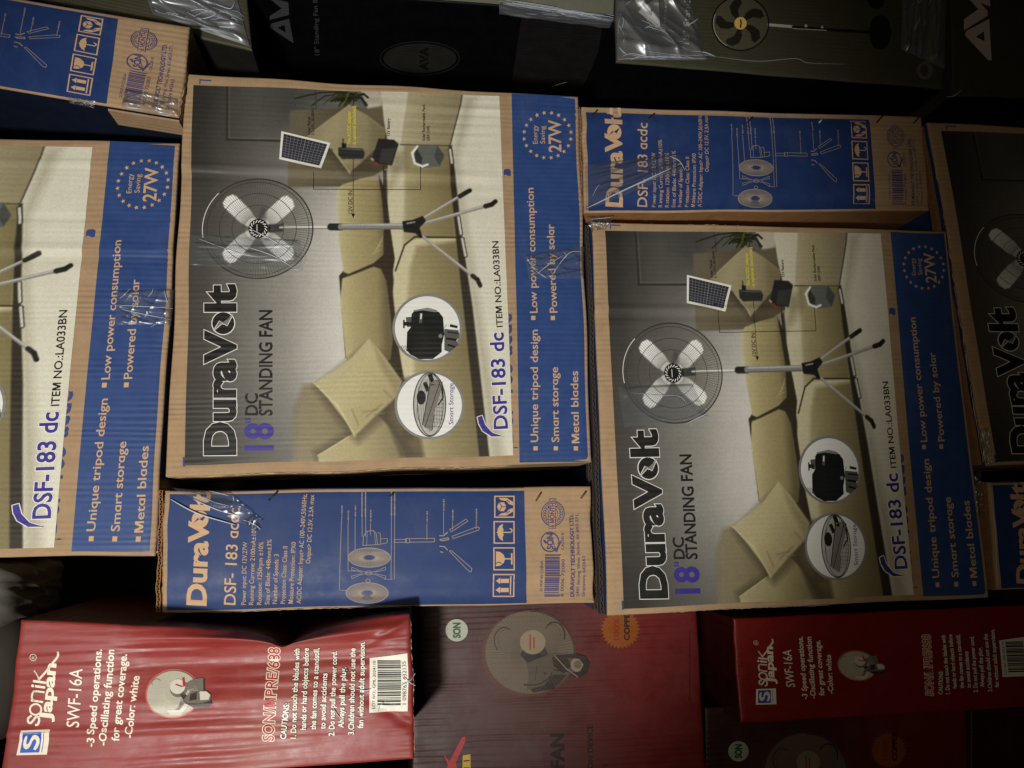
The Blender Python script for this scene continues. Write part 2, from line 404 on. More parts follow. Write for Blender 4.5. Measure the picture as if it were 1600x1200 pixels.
def film(name, face, quad, parent, seed, lift=0.0012, amp=0.0016, nx=70, ny=50, stretch=(1, 1), M=None, creases=4):
    """crinkled clear film lying on a face (sharp ridges that catch the lamp)"""
    r = np.random.RandomState(seed); q = face.px(quad); H = homog(UNIT, q)
    a, b = np.meshgrid(np.linspace(0, 1, nx), np.linspace(0, 1, ny)); st = np.c_[a.ravel(), b.ravel()]
    uv = hap(H, st); z = np.zeros(len(st))
    for k in range(9):
        th = r.uniform(0, math.pi) if stretch == (1, 1) else math.atan2(stretch[1], stretch[0])+r.normal(0, 0.35)
        f = r.uniform(2, 11); ph = r.uniform(0, 6.28)
        x = -math.sin(th)*st[:, 0]+math.cos(th)*st[:, 1]; y = math.cos(th)*st[:, 0]+math.sin(th)*st[:, 1]
        z += amp*(1-np.abs(np.sin(f*x+ph+0.5*np.sin(3*y+ph))))**3*r.uniform(0.3, 1)
    ed = np.clip(np.minimum(np.minimum(st[:, 0], 1-st[:, 0]), np.minimum(st[:, 1], 1-st[:, 1]))/0.08, 0, 1)
    V = face.xyz(uv, 0) + (lift+z*ed)[:, None]*face.n
    return mesh(name, V, orient(V, gridfaces(nx, ny), face.n), [M or film_mat()], None, parent, face.tex(uv), None, smooth=True)
def crease_mat():
    return mat('crease_white', (186, 194, 204), 0.35, 0.5, vary=0.02)  # whitened crease ridges; the pale colour also stands for glints on film
def dent_ridge(t0, amp, wdt, s0=-1, s1=2, fade=0.1):
    def f(s, t):
        win = 1/(1+np.exp(-(s-s0)/fade*4))*1/(1+np.exp((s-s1)/fade*4))
        return amp*np.exp(-((t-t0)/wdt)**2)*win
    return f
def vface(pxq, Y, **kw):
    Ys = Y if hasattr(Y, '__len__') else [Y]*4
    return Face([at(p[0], p[1], y) for p, y in zip(pxq, Ys)], **kw)
# ------------------------------------------------------------------ the printed picture of the large cartons (design space of the middle carton)
PRINT_A = [(302, 134), (780, 150), (802, 711), (289, 727)]
NPX, NPY = 380, 440
def sdpoly(X, Y, P):
    P = np.array(P, float); d = np.full(X.shape, 1e9); ins = np.zeros(X.shape, bool)
    for i in range(len(P)):
        a, b = P[i], P[(i+1) % len(P)]; e = b-a
        wx, wy = X-a[0], Y-a[1]; k = np.clip((wx*e[0]+wy*e[1])/(e @ e+1e-9), 0, 1)
        d = np.minimum(d, (wx-e[0]*k)**2+(wy-e[1]*k)**2)
        c = ((a[1] > Y) != (b[1] > Y)); xi = a[0]+(Y-a[1])*e[0]/(e[1] if abs(e[1]) > 1e-9 else 1e-9)
        ins ^= c & (X < xi)
    return np.where(ins, -1, 1)*np.sqrt(d)
def paint_room():
    a, b = np.meshgrid(np.linspace(0, 1, NPX), np.linspace(0, 1, NPY)); H = homog(UNIT, PRINT_A)
    P = hap(H, np.c_[a.ravel(), b.ravel()]); X, Y = P[:, 0], P[:, 1]
    def grad(v, xs, cs): return np.stack([np.interp(v, xs, [c[i] for c in cs]) for i in range(3)], 1)
    sm = lambda v, lo, hi: np.clip((v-lo)/(hi-lo), 0, 1)**2*(3-2*np.clip((v-lo)/(hi-lo), 0, 1))
    C = grad(X, [290, 320, 350, 400, 450, 490, 530], [(76, 71, 64), (84, 79, 72), (104, 100, 92), (130, 126, 116), (153, 149, 138), (182, 178, 166), (203, 199, 187)])
    C *= (1-0.30*sm(np.abs(Y-470), 60, 330))[:, None]
    C *= (1-0.28*sm(250-Y, 0, 90)*sm(X, 380, 470))[:, None]
    def put(P, col, soft=0.9, rad=0, op=1.0):
        m = np.clip(0.5-(sdpoly(X, Y, P)-rad)/(2*soft), 0, 1)[:, None]*op
        C[:] = C*(1-m)+np.asarray(col if np.ndim(col) > 1 else np.array(col)[None, :])*m
    def seg(p, q, wd, col, soft=0.8, op=1.0):
        put([p, q, (q[0]+.01, q[1]+.01)], col, soft, wd/2, op)
    def path(P, wd, col, soft=0.8, op=1.0):
        for p, q in zip(P[:-1], P[1:]): seg(p, q, wd, col, soft, op)
    # picture frame on the wall, thin shadows
    path([(355, 130), (355, 219), (450, 221)], 3.0, (58, 54, 50))
    path([(359, 130), (359, 216), (450, 218)], 1.2, (128, 124, 115), op=.5)
    path([(412, 148), (414, 168), (450, 174)], 1.6, (80, 76, 68), 1.2, .7)
    path([(493, 140), (494, 172)], 1.6, (70, 66, 58)); path([(455, 146), (463, 170)], 1.5, (72, 70, 62), 1, .8)
    # far wall piece, side of the far arm
    put([(560, 130), (600, 130), (596, 176), (575, 172)], (186, 178, 156))
    # back of far sofa block
    put([(455, 176), (520, 172), (548, 165), (600, 190), (606, 262), (548, 290), (452, 291)], grad(X, [450, 470, 520, 600], [(112, 102, 82), (116, 105, 80), (104, 92, 66), (88, 77, 52)]), 1.5, 2)
    put([(452, 250), (600, 250), (600, 292), (449, 292)], (126, 114, 84), 3, 0, .55)
    put([(560, 172), (602, 166), (606, 208), (590, 200)], (112, 100, 72), 2)
    # plant
    r = np.random.RandomState(3)
    for i in range(26):
        x0, y0 = 548+r.uniform(-10, 14), 146+r.uniform(-4, 12); an = r.uniform(0.5, 1.1)*math.pi if i % 3 else r.uniform(0, 2)*math.pi; L = r.uniform(14, 40)
        x1, y1 = x0+L*math.cos(an), y0+abs(L*math.sin(an))*0.55
        g = r.uniform(.6, 1.25); path([(x0, y0), ((x0+x1)/2, (y0+y1)/2-4), (x1, y1)], r.uniform(1.6, 3.4), (52*g, 56*g, 26*g), .7)
    path([(540, 142), (500, 145), (461, 155)], 2.4, (48, 46, 32)); path([(540, 144), (508, 150), (487, 166)], 2.2, (52, 52, 34)); path([(545, 150), (520, 152), (506, 163)], 2.4, (70, 78, 34))
    path([(545, 143), (540, 158), (532, 168)], 2.6, (92, 104, 40)); path([(556, 145), (566, 155), (571, 166)], 2.6, (44, 48, 26))
    # diamond cushion
    put([(546, 170), (612, 206), (606, 230), (550, 282), (515, 243), (474, 222)], (74, 64, 44), 6, 1, .55)
    put([(546, 164), (575, 181), (604, 203), (600, 222), (547, 272), (521, 235), (480, 214), (512, 188)], grad(X+0.4*Y, [560, 600, 660, 700], [(150, 138, 102), (168, 155, 114), (152, 140, 98), (128, 115, 78)]), 1.2)
    put([(575, 184), (604, 203), (600, 222), (560, 258), (578, 232)], (132, 120, 80), 5, -2, .7)
    path([(521, 236), (547, 272)], 2, (186, 174, 132), 1); path([(480, 214), (546, 164)], 1.6, (176, 164, 124), 1, .7)
    for i in range(5): path([(535+i*4, 262-i*9), (545+i*5, 252-i*10)], 1.4, (178, 166, 126), .8, .5)
    put([(547, 272), (600, 222), (606, 262), (560, 292)], (92, 80, 55), 2, 0, .8)
    # near-white seat front and far seat block
    put([(594, 130), (730, 130), (724, 160), (700, 228), (622, 226), (604, 245), (606, 222), (600, 190)], (205, 197, 168))
    put([(640, 130), (728, 130), (724, 160), (702, 228), (626, 225)], grad(X, [626, 660, 720], [(184, 173, 136), (170, 158, 118), (150, 138, 102)]), 1.5)
    # floor
    put([(728, 120), (830, 120), (830, 740), (768, 740), (722, 395), (704, 228), (722, 160)], (216, 211, 186))
    put([(724, 150), (745, 150), (716, 250), (722, 300), (740, 420), (790, 720), (766, 720), (708, 240)], (176, 168, 142), 8, 0, .8)
    # floor joint
    path([(724, 130), (719, 165), (703, 228)], 2.2, (96, 88, 70))
    # seat (top, light front band)
    put([(622, 226), (702, 229), (714, 372), (762, 740), (640, 740), (612, 560), (606, 300), (606, 250)], (206, 197, 160))
    put([(631, 227), (702, 229), (712, 372), (733, 520), (758, 740), (664, 740), (652, 600), (640, 480), (630, 380), (632, 300)],
        grad(X-(Y-230)*0.06, [625, 640, 665, 700], [(178, 166, 124), (166, 153, 106), (155, 142, 93), (138, 124, 78)]), 3)
    put([(606, 240), (640, 228), (640, 262), (606, 300)], (120, 108, 76), 9, -3, .5)
    # gap between seat back cushions and seat
    put([(599, 268), (604, 268), (606, 340), (610, 400), (620, 470), (640, 590), (660, 690), (640, 690), (612, 560), (606, 500), (602, 400)], (68, 57, 39), 1.5)
    # second seat cushion with rounded light edge
    put([(620, 740), (612, 470), (618, 420), (634, 382), (650, 374), (714, 373), (736, 520), (764, 740)], (204, 195, 152), 1.2)
    put([(650, 740), (646, 560), (636, 470), (640, 420), (650, 385), (714, 377), (735, 520), (762, 740)],
        grad(X-(Y-400)*0.09, [632, 650, 680, 730], [(176, 163, 118), (165, 152, 104), (152, 138, 90), (132, 118, 74)]), 4)
    path([(618, 424), (632, 384), (648, 371), (714, 372)], 2.6, (72, 62, 42)); path([(714, 372), (724, 374)], 4, (60, 52, 38))
    put([(600, 420), (612, 440), (622, 540), (648, 690), (630, 690), (612, 560), (604, 520)], (80, 67, 46), 1.5)
    # shadow line under the sofa and feet
    put([(701, 228), (706, 228), (712, 280), (722, 372), (738, 480), (768, 740), (752, 740), (728, 520), (712, 372), (704, 290)], (62, 53, 40), 1.4)
    for p, q in (((703, 235), (706, 255)), ((716, 340), (720, 366)), ((722, 374), (727, 400))):
        seg(p, q, 7, (74, 66, 54)); seg(p, q, 3.5, (206, 200, 184))
    # dark gap, then the two back cushions
    put([(592, 274), (602, 298), (606, 322), (610, 358), (617, 405), (613, 432), (613, 460), (618, 500), (622, 540), (630, 590), (648, 668), (630, 668), (608, 590), (540, 560), (530, 432), (540, 420), (584, 405), (596, 392), (594, 320)], (66, 54, 37), 1.0)
    c1 = grad(X-(Y-280)*.02, [522, 532, 552, 586, 600], [(206, 196, 156), (190, 178, 128), (176, 162, 110), (158, 143, 92), (120, 106, 66)])
    put([(526, 300), (534.5, 289), (562, 280), (584, 276), (592, 284), (596, 306), (600, 350), (599, 399), (584, 412), (545, 429), (537, 426), (530, 377)], c1, 1.0)
    put([(535, 436), (552, 430), (584, 417.5), (595, 421), (604, 440), (610, 490), (614, 533), (610, 562), (596, 572), (556, 580), (541, 562), (532, 470)], c1, 1.0)
    for i in range(4): path([(582+i*3, 398-i*4), (595+i*1, 391-i*7)], 1.2, (206, 196, 150), .7, .5)
    path([(626, 227), (704, 229)], 2.0, (92, 80, 58), .9); path([(606, 246), (622, 228)], 2, (110, 98, 70), 1, .7)
    # near sofa arm, lower-left
    put([(476, 606), (520, 596), (560, 600), (600, 640), (620, 740), (460, 740), (462, 640)], grad(X, [450, 470, 500, 560, 620], [(128, 120, 98), (146, 134, 102), (150, 137, 98), (132, 118, 78), (100, 87, 56)]), 4, 4)
    put([(560, 610), (640, 590), (668, 740), (600, 740)], (104, 90, 58), 4, 0, .85)
    # lower lying cushion
    put([(489, 704), (540, 676), (580, 646), (606, 640), (640, 690), (660, 716), (640, 740), (500, 740)], (92, 80, 53), 6, 0, .6)
    put([(496.5, 712), (553, 676), (590, 648), (610, 669), (630, 703), (640, 740), (502, 740)], grad(X, [490, 560, 640], [(186, 173, 128), (176, 162, 112), (136, 122, 80)]), 1.2)
    path([(497, 711), (545, 682)], 1.5, (205, 194, 150)); put([(600, 650), (640, 700), (648, 716), (626, 716)], (92, 79, 52), 3, 0, .7)
    # near diamond cushion
    put([(574, 540), (600, 556), (634, 606), (622, 632), (560, 690), (538, 668), (512, 634), (492, 606)], (84, 72, 47), 7, 2, .55)
    put([(577, 529), (584, 537), (598, 554), (628, 596), (619, 622), (589, 648), (562, 674), (554, 683), (544.6, 663.6), (513.5, 624), (491, 599), (522, 580), (550, 559)],
        grad(0.8*X+0.5*Y, [690, 740, 790, 830], [(188, 176, 132), (190, 177, 128), (176, 162, 112), (158, 143, 94)]), 1.2)
    put([(578, 529), (592, 548), (628, 598), (618, 616), (596, 580)], (146, 132, 86), 4, -1, .6)
    path([(490, 598), (528, 634), (555, 682)], 2.0, (212, 201, 154), 1, .8); path([(555, 682), (618, 622)], 2, (134, 119, 76), 1, .8)
    for x0, y0, x1, y1 in ((566, 645, 590, 640), (572, 652, 596, 632), (585, 648, 600, 646), (600, 610, 612, 622), (550, 640, 560, 664)): path([(x0, y0), (x1, y1)], 2.2, (140, 125, 82), 1.4, .7)
    # fan: blades behind the guard
    fx, fy = 403, 358
    put([(fx+86*math.cos(t), fy+78*math.sin(t)) for t in np.linspace(0, 6.28, 60)], (70, 67, 62), 2, 0, .18)
    for an in (43, 135, 226, 318):
        u = np.array([math.cos(math.radians(an)), math.sin(math.radians(an))*0.95]); v = np.array([-u[1], u[0]]); c = np.array([fx, fy])
        pts = [c+u*12-v*7, c+u*28-v*11.5, c+u*62-v*12.5, c+u*69-v*9, c+u*71+v*1, c+u*67+v*10, c+u*60+v*12, c+u*30+v*12, c+u*12+v*8]
        rad = np.hypot(X-fx, Y-fy)
        put(pts, grad(rad, [12, 35, 60], [(186, 183, 174), (226, 223, 214), (242, 240, 232)]), 1, 1)
    put([(fx-10, fy+12), (fx+6, fy-34), (fx+14, fy-30), (fx+10, fy+8)], (52, 49, 45), 3, 0, .5)
    put([(fx+16, fy-7), (fx+40, fy-8), (fx+40, fy+4), (fx+16, fy+6)], (48, 46, 42), 1)
    # stand
    path([(438, 356), (517, 356)], 3.4, (218, 216, 208)); path([(438, 358), (517, 358)], 1, (90, 88, 82))
    seg((517, 355.5), (533, 355.5), 11, (44, 43, 40)); seg((533, 355), (630, 354.5), 9.5, (142, 140, 134)); seg((535, 352.5), (630, 352), 2.2, (186, 184, 176)); seg((535, 359), (630, 358.5), 1.6, (96, 94, 88))
    for a_, b_, wd in (((655, 346), (727, 302), 4.6), ((655, 352), (768, 320), 5.2), ((652, 364), (746, 438), 4.6)):
        path([a_, b_], wd, (150, 146, 138)); path([(a_[0], a_[1]-1), (b_[0], b_[1]-1)], 1.4, (204, 200, 190))
        d_ = _n((b_[0]-a_[0], b_[1]-a_[1])); path([(b_[0]-d_[0]*10, b_[1]-d_[1]*10), b_], wd+2.4, (50, 46, 40))
    path([(727, 302), (734, 298)], 7, (44, 40, 35)); path([(768, 320), (774, 315)], 7, (44, 40, 35)); path([(746, 438), (750, 447)], 7, (44, 40, 35))
    put([(630, 348), (645, 346), (660, 340), (664, 346), (654, 356), (657, 366), (650, 364), (632, 362)], (38, 37, 34), .9, 1.5); seg((636, 350), (648, 348), 1.4, (206, 204, 196)); seg((652, 364), (657, 370), 6, (38, 37, 34))
    # adapter, batteries
    put([(530, 232), (566, 234), (569, 240), (567, 248), (535, 248), (530, 243)], (52, 53, 50), .9, 1.2); seg((533, 233), (566, 235), 1.4, (110, 110, 104)); put([(534, 224), (541, 225), (541, 232), (534, 232)], (34, 33, 30)); seg((536, 218), (536.5, 226), 1.6, (34, 33, 30))
    put([(592, 218), (615, 220), (622, 226), (612, 259), (590, 256), (582, 248)], (48, 46, 44), .9, .8); put([(596, 234), (619, 232), (611, 258), (592, 255)], (66, 64, 62), 1); seg((588, 256), (590, 259), 3.4, (190, 40, 36)); seg((581, 249), (583, 251), 3, (196, 150, 150))
    put([(650, 230), (683, 228), (694, 244), (687, 260), (658, 263), (650, 250)], (104, 108, 100), .9, .8); put([(683, 228), (694, 244), (687, 260), (678, 246)], (80, 84, 77), .9); put([(650, 231), (660, 248), (657, 262), (646, 250)], (60, 62, 58))
    path([(652, 230), (644, 240), (648, 256), (660, 261), (668, 258)], 3.4, (232, 230, 222))
    rr = np.random.RandomState(5); C *= (1+0.02*rr.randn(len(C)))[:, None]
    L = C.mean(1, keepdims=True); C = L+(C-L)*.76; C = 255*(np.clip(C, 1, 255)/255)**np.where(C > 195, 1.0, 1.0+.10*np.clip((195-C)/60, 0, 1))
    return s2l(np.clip(C, 4, 250))
ROOM = paint_room()
def art_picture_vectors():
    """crisp line work of the printed picture, each returned as one named piece"""
    ink, wht = M_ink('black', (26, 24, 22)), M_ink('white', (228, 225, 214)); pur = M_ink('purple', (58, 48, 132)); gry = M_ink('grey', (128, 126, 122)); wire = M_ink('wire', (58, 56, 52)); yel = M_ink('yellow', (206, 190, 48))
    D = {}
    f = Art(); cx, cy, rx, ry = 403, 358, 86, 78
    for k in range(112):
        a = 2*math.pi*k/112; s, c = math.sin(a), math.cos(a)
        f.line([(cx+rx*.24*c, cy+ry*.24*s), (cx+rx*.6*math.cos(a+.03), cy+ry*.6*math.sin(a+.03)), (cx+rx*.985*math.cos(a+.05), cy+ry*.985*math.sin(a+.05))], 0.5, M_ink('wire_fine', (88, 86, 80)))
    for q, wd in ((.47, .7), (.70, .9), (.93, .8), (1.0, 2.0)): f.ring(cx, cy, rx*q, ry*q, wd, wire, 1, 90)
    f.ring(cx, cy, rx*1.005, ry*1.005, 1.1, wht, 2, 40, 170, 225)
    f.ell(cx+1, cy, 15.5, 15, ink, 2)
    for k in range(16):
        a = 2*math.pi*k/16; f.line([(cx+1+10.5*math.cos(a), cy+10*math.sin(a)), (cx+1+13.6*math.cos(a+.25), cy+13*math.sin(a+.25))], 1.3, wht, 3)
    f.line([(cx-1, cy-6), (cx-1, cy+6)], 1, wht, 3)
    D['fan_picture'] = f
    p = Art(); q = [(440, 206), (516.5, 224), (502, 264.5), (436.5, 249.5)]; p.poly(q, wht)
    q2 = [(443.5, 210), (511.5, 226.5), (499, 260), (440, 246.5)]; p.poly(q2, M_ink('panel', (44, 46, 58)), 1)
    H = homog(UNIT, q2)
    for k in range(1, 12): p.line(hap(H, [(k/12, 0), (k/12, 1)]), .55 if k != 6 else 1.1, gry, 2)
    for k in range(1, 9): p.line(hap(H, [(0, k/9), (1, k/9)]), .55, gry, 2)
    D['solar_panel_picture'] = p
    t = Art()
    t.line([(490, 263), (490, 296.5), (657, 297.5), (657, 262)], 1.0, ink); t.line([(552, 249), (552, 336)], 1.0, ink); t.line([(599.5, 260), (599.5, 297)], .9, ink)
    t.poly([(549, 335), (555, 335), (552, 342)], ink)
    D['wiring_lines'] = t; t = Art(); t.text('12V DC IN', (550.5, 334.5), (550.5, 299), 6.2, ink, bold=.01)
    D['voltage_caption'] = t; t = Art(); t.text('The AC/DC adapter', (548, 226), (548, 174), 5.2, yel, bold=.03); t.text('is optional (excluded)', (556, 226), (556, 166), 5.2, yel, bold=.03)
    D['adapter_caption'] = t; t = Art(); t.text('12V Battery', (609, 213), (609, 186), 4.4, ink, bold=.02); D['battery_caption'] = t; t = Art(); t.text('Solar Panel', (485, 212), (485, 184), 4.4, ink, bold=.02); t.text('(12-15V, 20-50W)', (491, 212), (491, 170), 4.2, ink, bold=.02)
    D['panel_caption'] = t; t = Art(); t.text('Solar Rechargeable Pack', (664, 221), (664, 165), 4.2, ink, bold=.02); t.text('(SRP-1249)', (671, 221), (671, 198), 4.2, ink, bold=.02)
    D['pack_caption'] = t
    # round inset with the motor
    i1 = Art(); blk = M_ink('motor_black', (24, 25, 23)); dk = M_ink('dark_grey', (84, 84, 80)); wht2 = M_ink('inset_white', (226, 225, 218)); cx, cy = 667.5, 513.5
    i1.ell(cx, cy, 54.5, 53.5, gry); i1.ell(cx, cy, 50.5, 49.5, wht2, 1, 64)
    i1.poly([(643, 492), (647, 487), (675, 485), (686, 489), (692, 497), (694, 523), (690, 540), (690, 551), (676, 562), (655, 562), (641, 555), (635, 548), (636, 520), (642, 512)], blk, 2)
    i1.poly([(630, 504), (643, 504), (643, 510), (630, 510)], blk, 2); i1.poly([(634, 497), (643, 496), (643, 512), (636, 512)], dk, 2); i1.line([(631, 502), (631, 513)], 2.5, blk, 3)
    i1.poly([(645, 486), (668, 482), (683, 486), (681, 489), (660, 486), (648, 488)], gry, 3); i1.line([(658, 492), (657, 504)], 5, dk, 3); i1.line([(658, 492), (657.5, 499)], 2.2, wht2, 4)
    i1.poly([(694, 515), (716, 517), (717.5, 528), (712, 533), (716, 540), (702, 551), (694, 548)], dk, 2); i1.line([(700, 520), (716, 522)], 2.4, blk, 3); i1.line([(698, 530), (712, 532)], 3.4, blk, 3); i1.line([(700, 540), (710, 543)], 3, blk, 3); i1.line([(704, 510), (713, 512)], 4, blk, 3)
    i1.ell(688, 526, 3, 3, gry, 3)
    for k in range(4): i1.line([(627+k*2, 541), (630+k*3, 550)], .7, dk, 2)
    i1.text('DC IN', (700.5, 504), (700.5, 478.5), 7.2, pur)
    i1.line([(694, 514), (697, 509)], .7, dk, 3)
    for v in range(len(i1.L)): pass
    D['motor_inset_picture'] = i1
    i2 = Art(); cx, cy = 671, 633.5; fold = M_ink('folded_grey', (118, 112, 104))
    i2.ell(cx, cy, 54.5, 53.5, gry); i2.ell(cx, cy, 50.5, 49.8, wht2, 1, 64)
    i2.ell(671, 633, 26, 50, M_ink('basket', (178, 174, 166)), 2); i2.ring(671, 633, 25, 49.5, 1.8, dk, 5); i2.ring(672, 633, 20, 48, .9, blk, 5)
    for k in range(16): i2.line([(654+k*2.4, 590+abs(k-8)*2), (650+k*2.6, 676-abs(k-8)*2.5)], .5, dk, 3)
    for k in range(12): i2.line([(672, 600+k*6), (695-abs(k-5)*.8, 602+k*6)], .5, dk, 3)
    i2.ell(658, 622, 7, 11, blk, 4); i2.poly([(671, 596), (688, 594), (691, 604), (670, 672), (659, 664), (668, 620)], fold, 4); i2.line([(688, 595), (664, 668)], 1, blk, 5); i2.line([(672, 600), (660, 664)], 1.2, blk, 5)
    i2.line([(690, 598), (692, 622), (684, 634)], 2, blk, 5); i2.line([(664, 600), (668, 610)], 6, blk, 4); i2.line([(672, 588), (676, 600)], 7, blk, 4); i2.line([(676, 650), (673, 672)], 4.5, fold, 5); i2.line([(678, 650), (675, 672)], .8, blk, 6)
    i2.text('Smart Storage', (708, 663.5), (708, 599.5), 7, pur, layer=3, geo=True)
    D['storage_inset_picture'] = i2
    ti = Art(); tb = M_ink('title_black', (30, 28, 25))
    ti.text('DuraV', (367, 708), (367, 521), 45, tb, 1, bold=.046, outline=wht, ow=.016)
    ti.ell(349, 505.5, 18.8, 18.6, wht, 0); ti.ell(349, 505.5, 17.3, 17.1, tb, 1)
    bolt = [(334, 517), (343, 503), (350, 507), (364, 492.5), (355, 509), (348, 505)]
    ti.line(bolt, 2.0, wht, 3, closed=True); ti.poly(bolt, M_ink('print_grey', (120, 117, 110)), 4)
    ti.text('lt', (367, 484.5), (367, 448), 45, tb, 1, bold=.046, outline=wht, ow=.016)
    D['title_lettering'] = ti
    su = Art(); su.text('18', (426, 703), (426, 663), 42, pur, bold=.03); su.poly([(383, 661), (383, 658.6), (392, 658), (392, 661)], pur); su.poly([(383, 656.5), (383, 654), (392, 653.4), (392, 656.5)], pur)
    su.text('DC', (403, 649), (403, 615.5), 19, ink, bold=.02); su.text('STANDING FAN', (425.6, 649.5), (425.6, 485.7), 20, ink, bold=.022)
    D['subtitle_lettering'] = su
    it = Art(); it.text('DSF-183 dc', (793, 669), (785.7, 521), 21, pur, 1, bold=.022, outline=wht, ow=.035)
    sw = [(746, 652), (753, 649.5), (758, 664), (769, 676), (786, 681.5), (768, 681.8), (754, 673), (748, 662)]
    it.line(sw, 2.6, wht, 0, closed=True); it.poly(sw, pur, 2)
    it.text('ITEM NO.:LA033BN', (785, 511.5), (778.3, 377.6), 9.6, ink, bold=.014)
    D['item_lettering'] = it
    return D
def star(A, x, y, r, M, layer=0):
    P = [(x-(r if k % 2 == 0 else r*.42)*math.cos(math.pi*k/5), y+(r if k % 2 == 0 else r*.42)*math.sin(math.pi*k/5)) for k in range(10)]
    A.poly(P, M, layer)
def art_band():
    tan = M_ink('bare_board', (196, 160, 122), .7); A = Art()
    for x, y in ((837, 700.5), (868.7, 700.5), (900, 700.5), (832.5, 497.5), (863, 497.5)): A.poly([(x-3.3, y-3.3), (x+3.3, y-3.3), (x+3.3, y+3.3), (x-3.3, y+3.3)], tan)
    for s, a, b in (('Unique tripod design', (841, 690.5), (839.5, 516)), ('Smart storage', (873.8, 690.5), (871.5, 574)), ('Metal blades', (905.5, 692), (903, 580)),
                    ('Low power consumption', (839, 489.4), (833.3, 294)), ('Powered by solar', (870, 489), (865, 350.7))):
        A.text(s, a, b, 11.5, tan, bold=.012, geo=True)
    B = Art()
    for k in range(20):
        a = 2*math.pi*(k+.5)/20; star(B, 855.4+37*math.cos(a), 212+35*math.sin(a), 3.6, tan)
    B.text('Energy', (840, 225), (839, 196), 7.4, tan); B.text('Saving', (851.7, 224.6), (851, 197), 7.4, tan); B.text('27W', (877, 237), (875.8, 188), 19, tan, bold=.018)
    return A, B
PIC = art_picture_vectors(); BAND_T, BADGE = art_band()
FACE_A = [(290, 115), (903, 150), (925, 722), (258, 745)]
BAND_A = [(799, 146.5), (902.6, 150.6), (924.4, 721.4), (812, 722.6)]
def big_carton(name, lab, faceq, printq, bandq, Y, seed, dents=(), side='blue', depth=0.16, parts='all', band=True, cell=.006, edge=.0012):
    f = vface(faceq, Y, seed=seed, edge=edge, bulge=.0022, wav=.0018); f.dents += list(dents)
    card = M_card(); sd = {'blue': M_blue(), 'card': card}
    o = carton(name, f, depth, card, [card, card, card, M_blue() if side == 'blue' else card], cell)
    label(o, lab, 'carton', 'large fan cartons with a sofa picture')
    hid = Art(); hid.text('DSF-183 acdc', (801.5, 690), (798.5, 492), 25, M_ink('overprint_blue', (52, 66, 118), .7), bold=.02)
    hid.build('overprint_lettering', f, o, PRINT_A, printq, .0003); hid = Art()
    hid.poly([(787, 266), (789, 264.5), (795, 264), (798, 266), (798, 275), (794, 275.5), (790, 273), (787, 275)], M_ink('overprint_blue', (52, 66, 118), .7))
    hid.build('overprint_mark', f, o, PRINT_A, printq, .0003); hid = Art()
    hid.poly([(801, 699.4), (806, 698), (811, 699.6), (806, 700.4)], M_ink('overprint_blue', (52, 66, 118), .7))
    hid.build('swoosh_tip', f, o, PRINT_A, printq, .0003); hid = Art()
    hid.line([(312, 131), (312.5, 125.5), (329, 126.5)], 2, M_ink('overprint_blue', (52, 66, 118), .7))
    hid.build('corner_mark', f, o, PRINT_A, printq, .0003); hid = Art()
    hid.poly([(286, 714), (289.5, 714), (289.5, 728.5), (286, 728.5)], M_ink('overprint_blue', (52, 66, 118), .7))
    hid.build('corner_mark', f, o, PRINT_A, printq, .0003)
    pr = gridpart('photo_print', f, printq, M_print(), o, .0006, n=(NPX, NPY), color=ROOM)
    for k, a in PIC.items():
        if parts != 'all' and k not in parts: continue
        a.build(k, f, pr, PRINT_A, printq, .0009, maxe=9)
    if band:
        bd = gridpart('colour_band', f, bandq, M_blue(), o, .0005)
        BAND_T.build('slogan_lettering', f, bd, BAND_A, bandq, .0009, maxe=22)
        BADGE.build('energy_badge', f, bd, BAND_A, bandq, .0009)
    return o, f
A_, fA = big_carton('fan_carton', 'large sofa picture fan carton, fully lit, in the middle of the stack',
    FACE_A, PRINT_A, BAND_A, 0.0, 1, [dent_ridge(.245, .0014, .012, -.1, .75), dent_ridge(.27, -.0012, .014, -.1, .75), dent_ridge(.055, .0012, .010, .3, 1.1), dent_ridge(.30, -.0008, .012, .7, 1.1), lambda s, t: .00042*np.sin(2*np.pi*t/.0262+1.5*np.sin(9*s))*np.clip(1-np.abs(s-.66)/.2, 0, 1)*np.clip(1-np.abs(t-.1)/.13, 0, 1)])
B_, fB = big_carton('fan_carton', 'large fan carton cut off by the left edge, crumpled tape on its blue band',
    [(-490, 205), (282, 222), (240.5, 867.5), (-590, 880)], [(-472, 214), (145, 231), (85, 856), (-577, 868)], [(172, 221.5), (281.6, 222.6), (240.9, 866.8), (111, 869)], 0.0, 2,
    [dent_ridge(.275, .0014, .012, .6, 1.1), dent_ridge(.30, -.0012, .016, .6, 1.1), dent_ridge(.20, -.0008, .010, .6, 1.1), dent_ridge(.06, .0010, .01, .5, 1.1)], side='card', parts=('item_lettering', 'motor_inset_picture', 'storage_inset_picture', 'pack_caption'))
C_, fC = big_carton('fan_carton', 'large sofa picture fan carton whose blue band fades into shadow',
    [(925, 346), (1478, 360), (1545, 933), (949, 962)], [(945, 360), (1375, 365.5), (1426.5, 929), (974, 951)], [(1390, 357), (1477.5, 360.6), (1544.4, 932.4), (1442, 938)], 0.0, 3,
    [dent_ridge(.235, .0018, .010, -.1, .5), dent_ridge(.255, -.0014, .012, -.1, .5), dent_ridge(.33, -.0008, .02, .1, .8), dent_ridge(.02, -.002, .02, -.1, .35)])
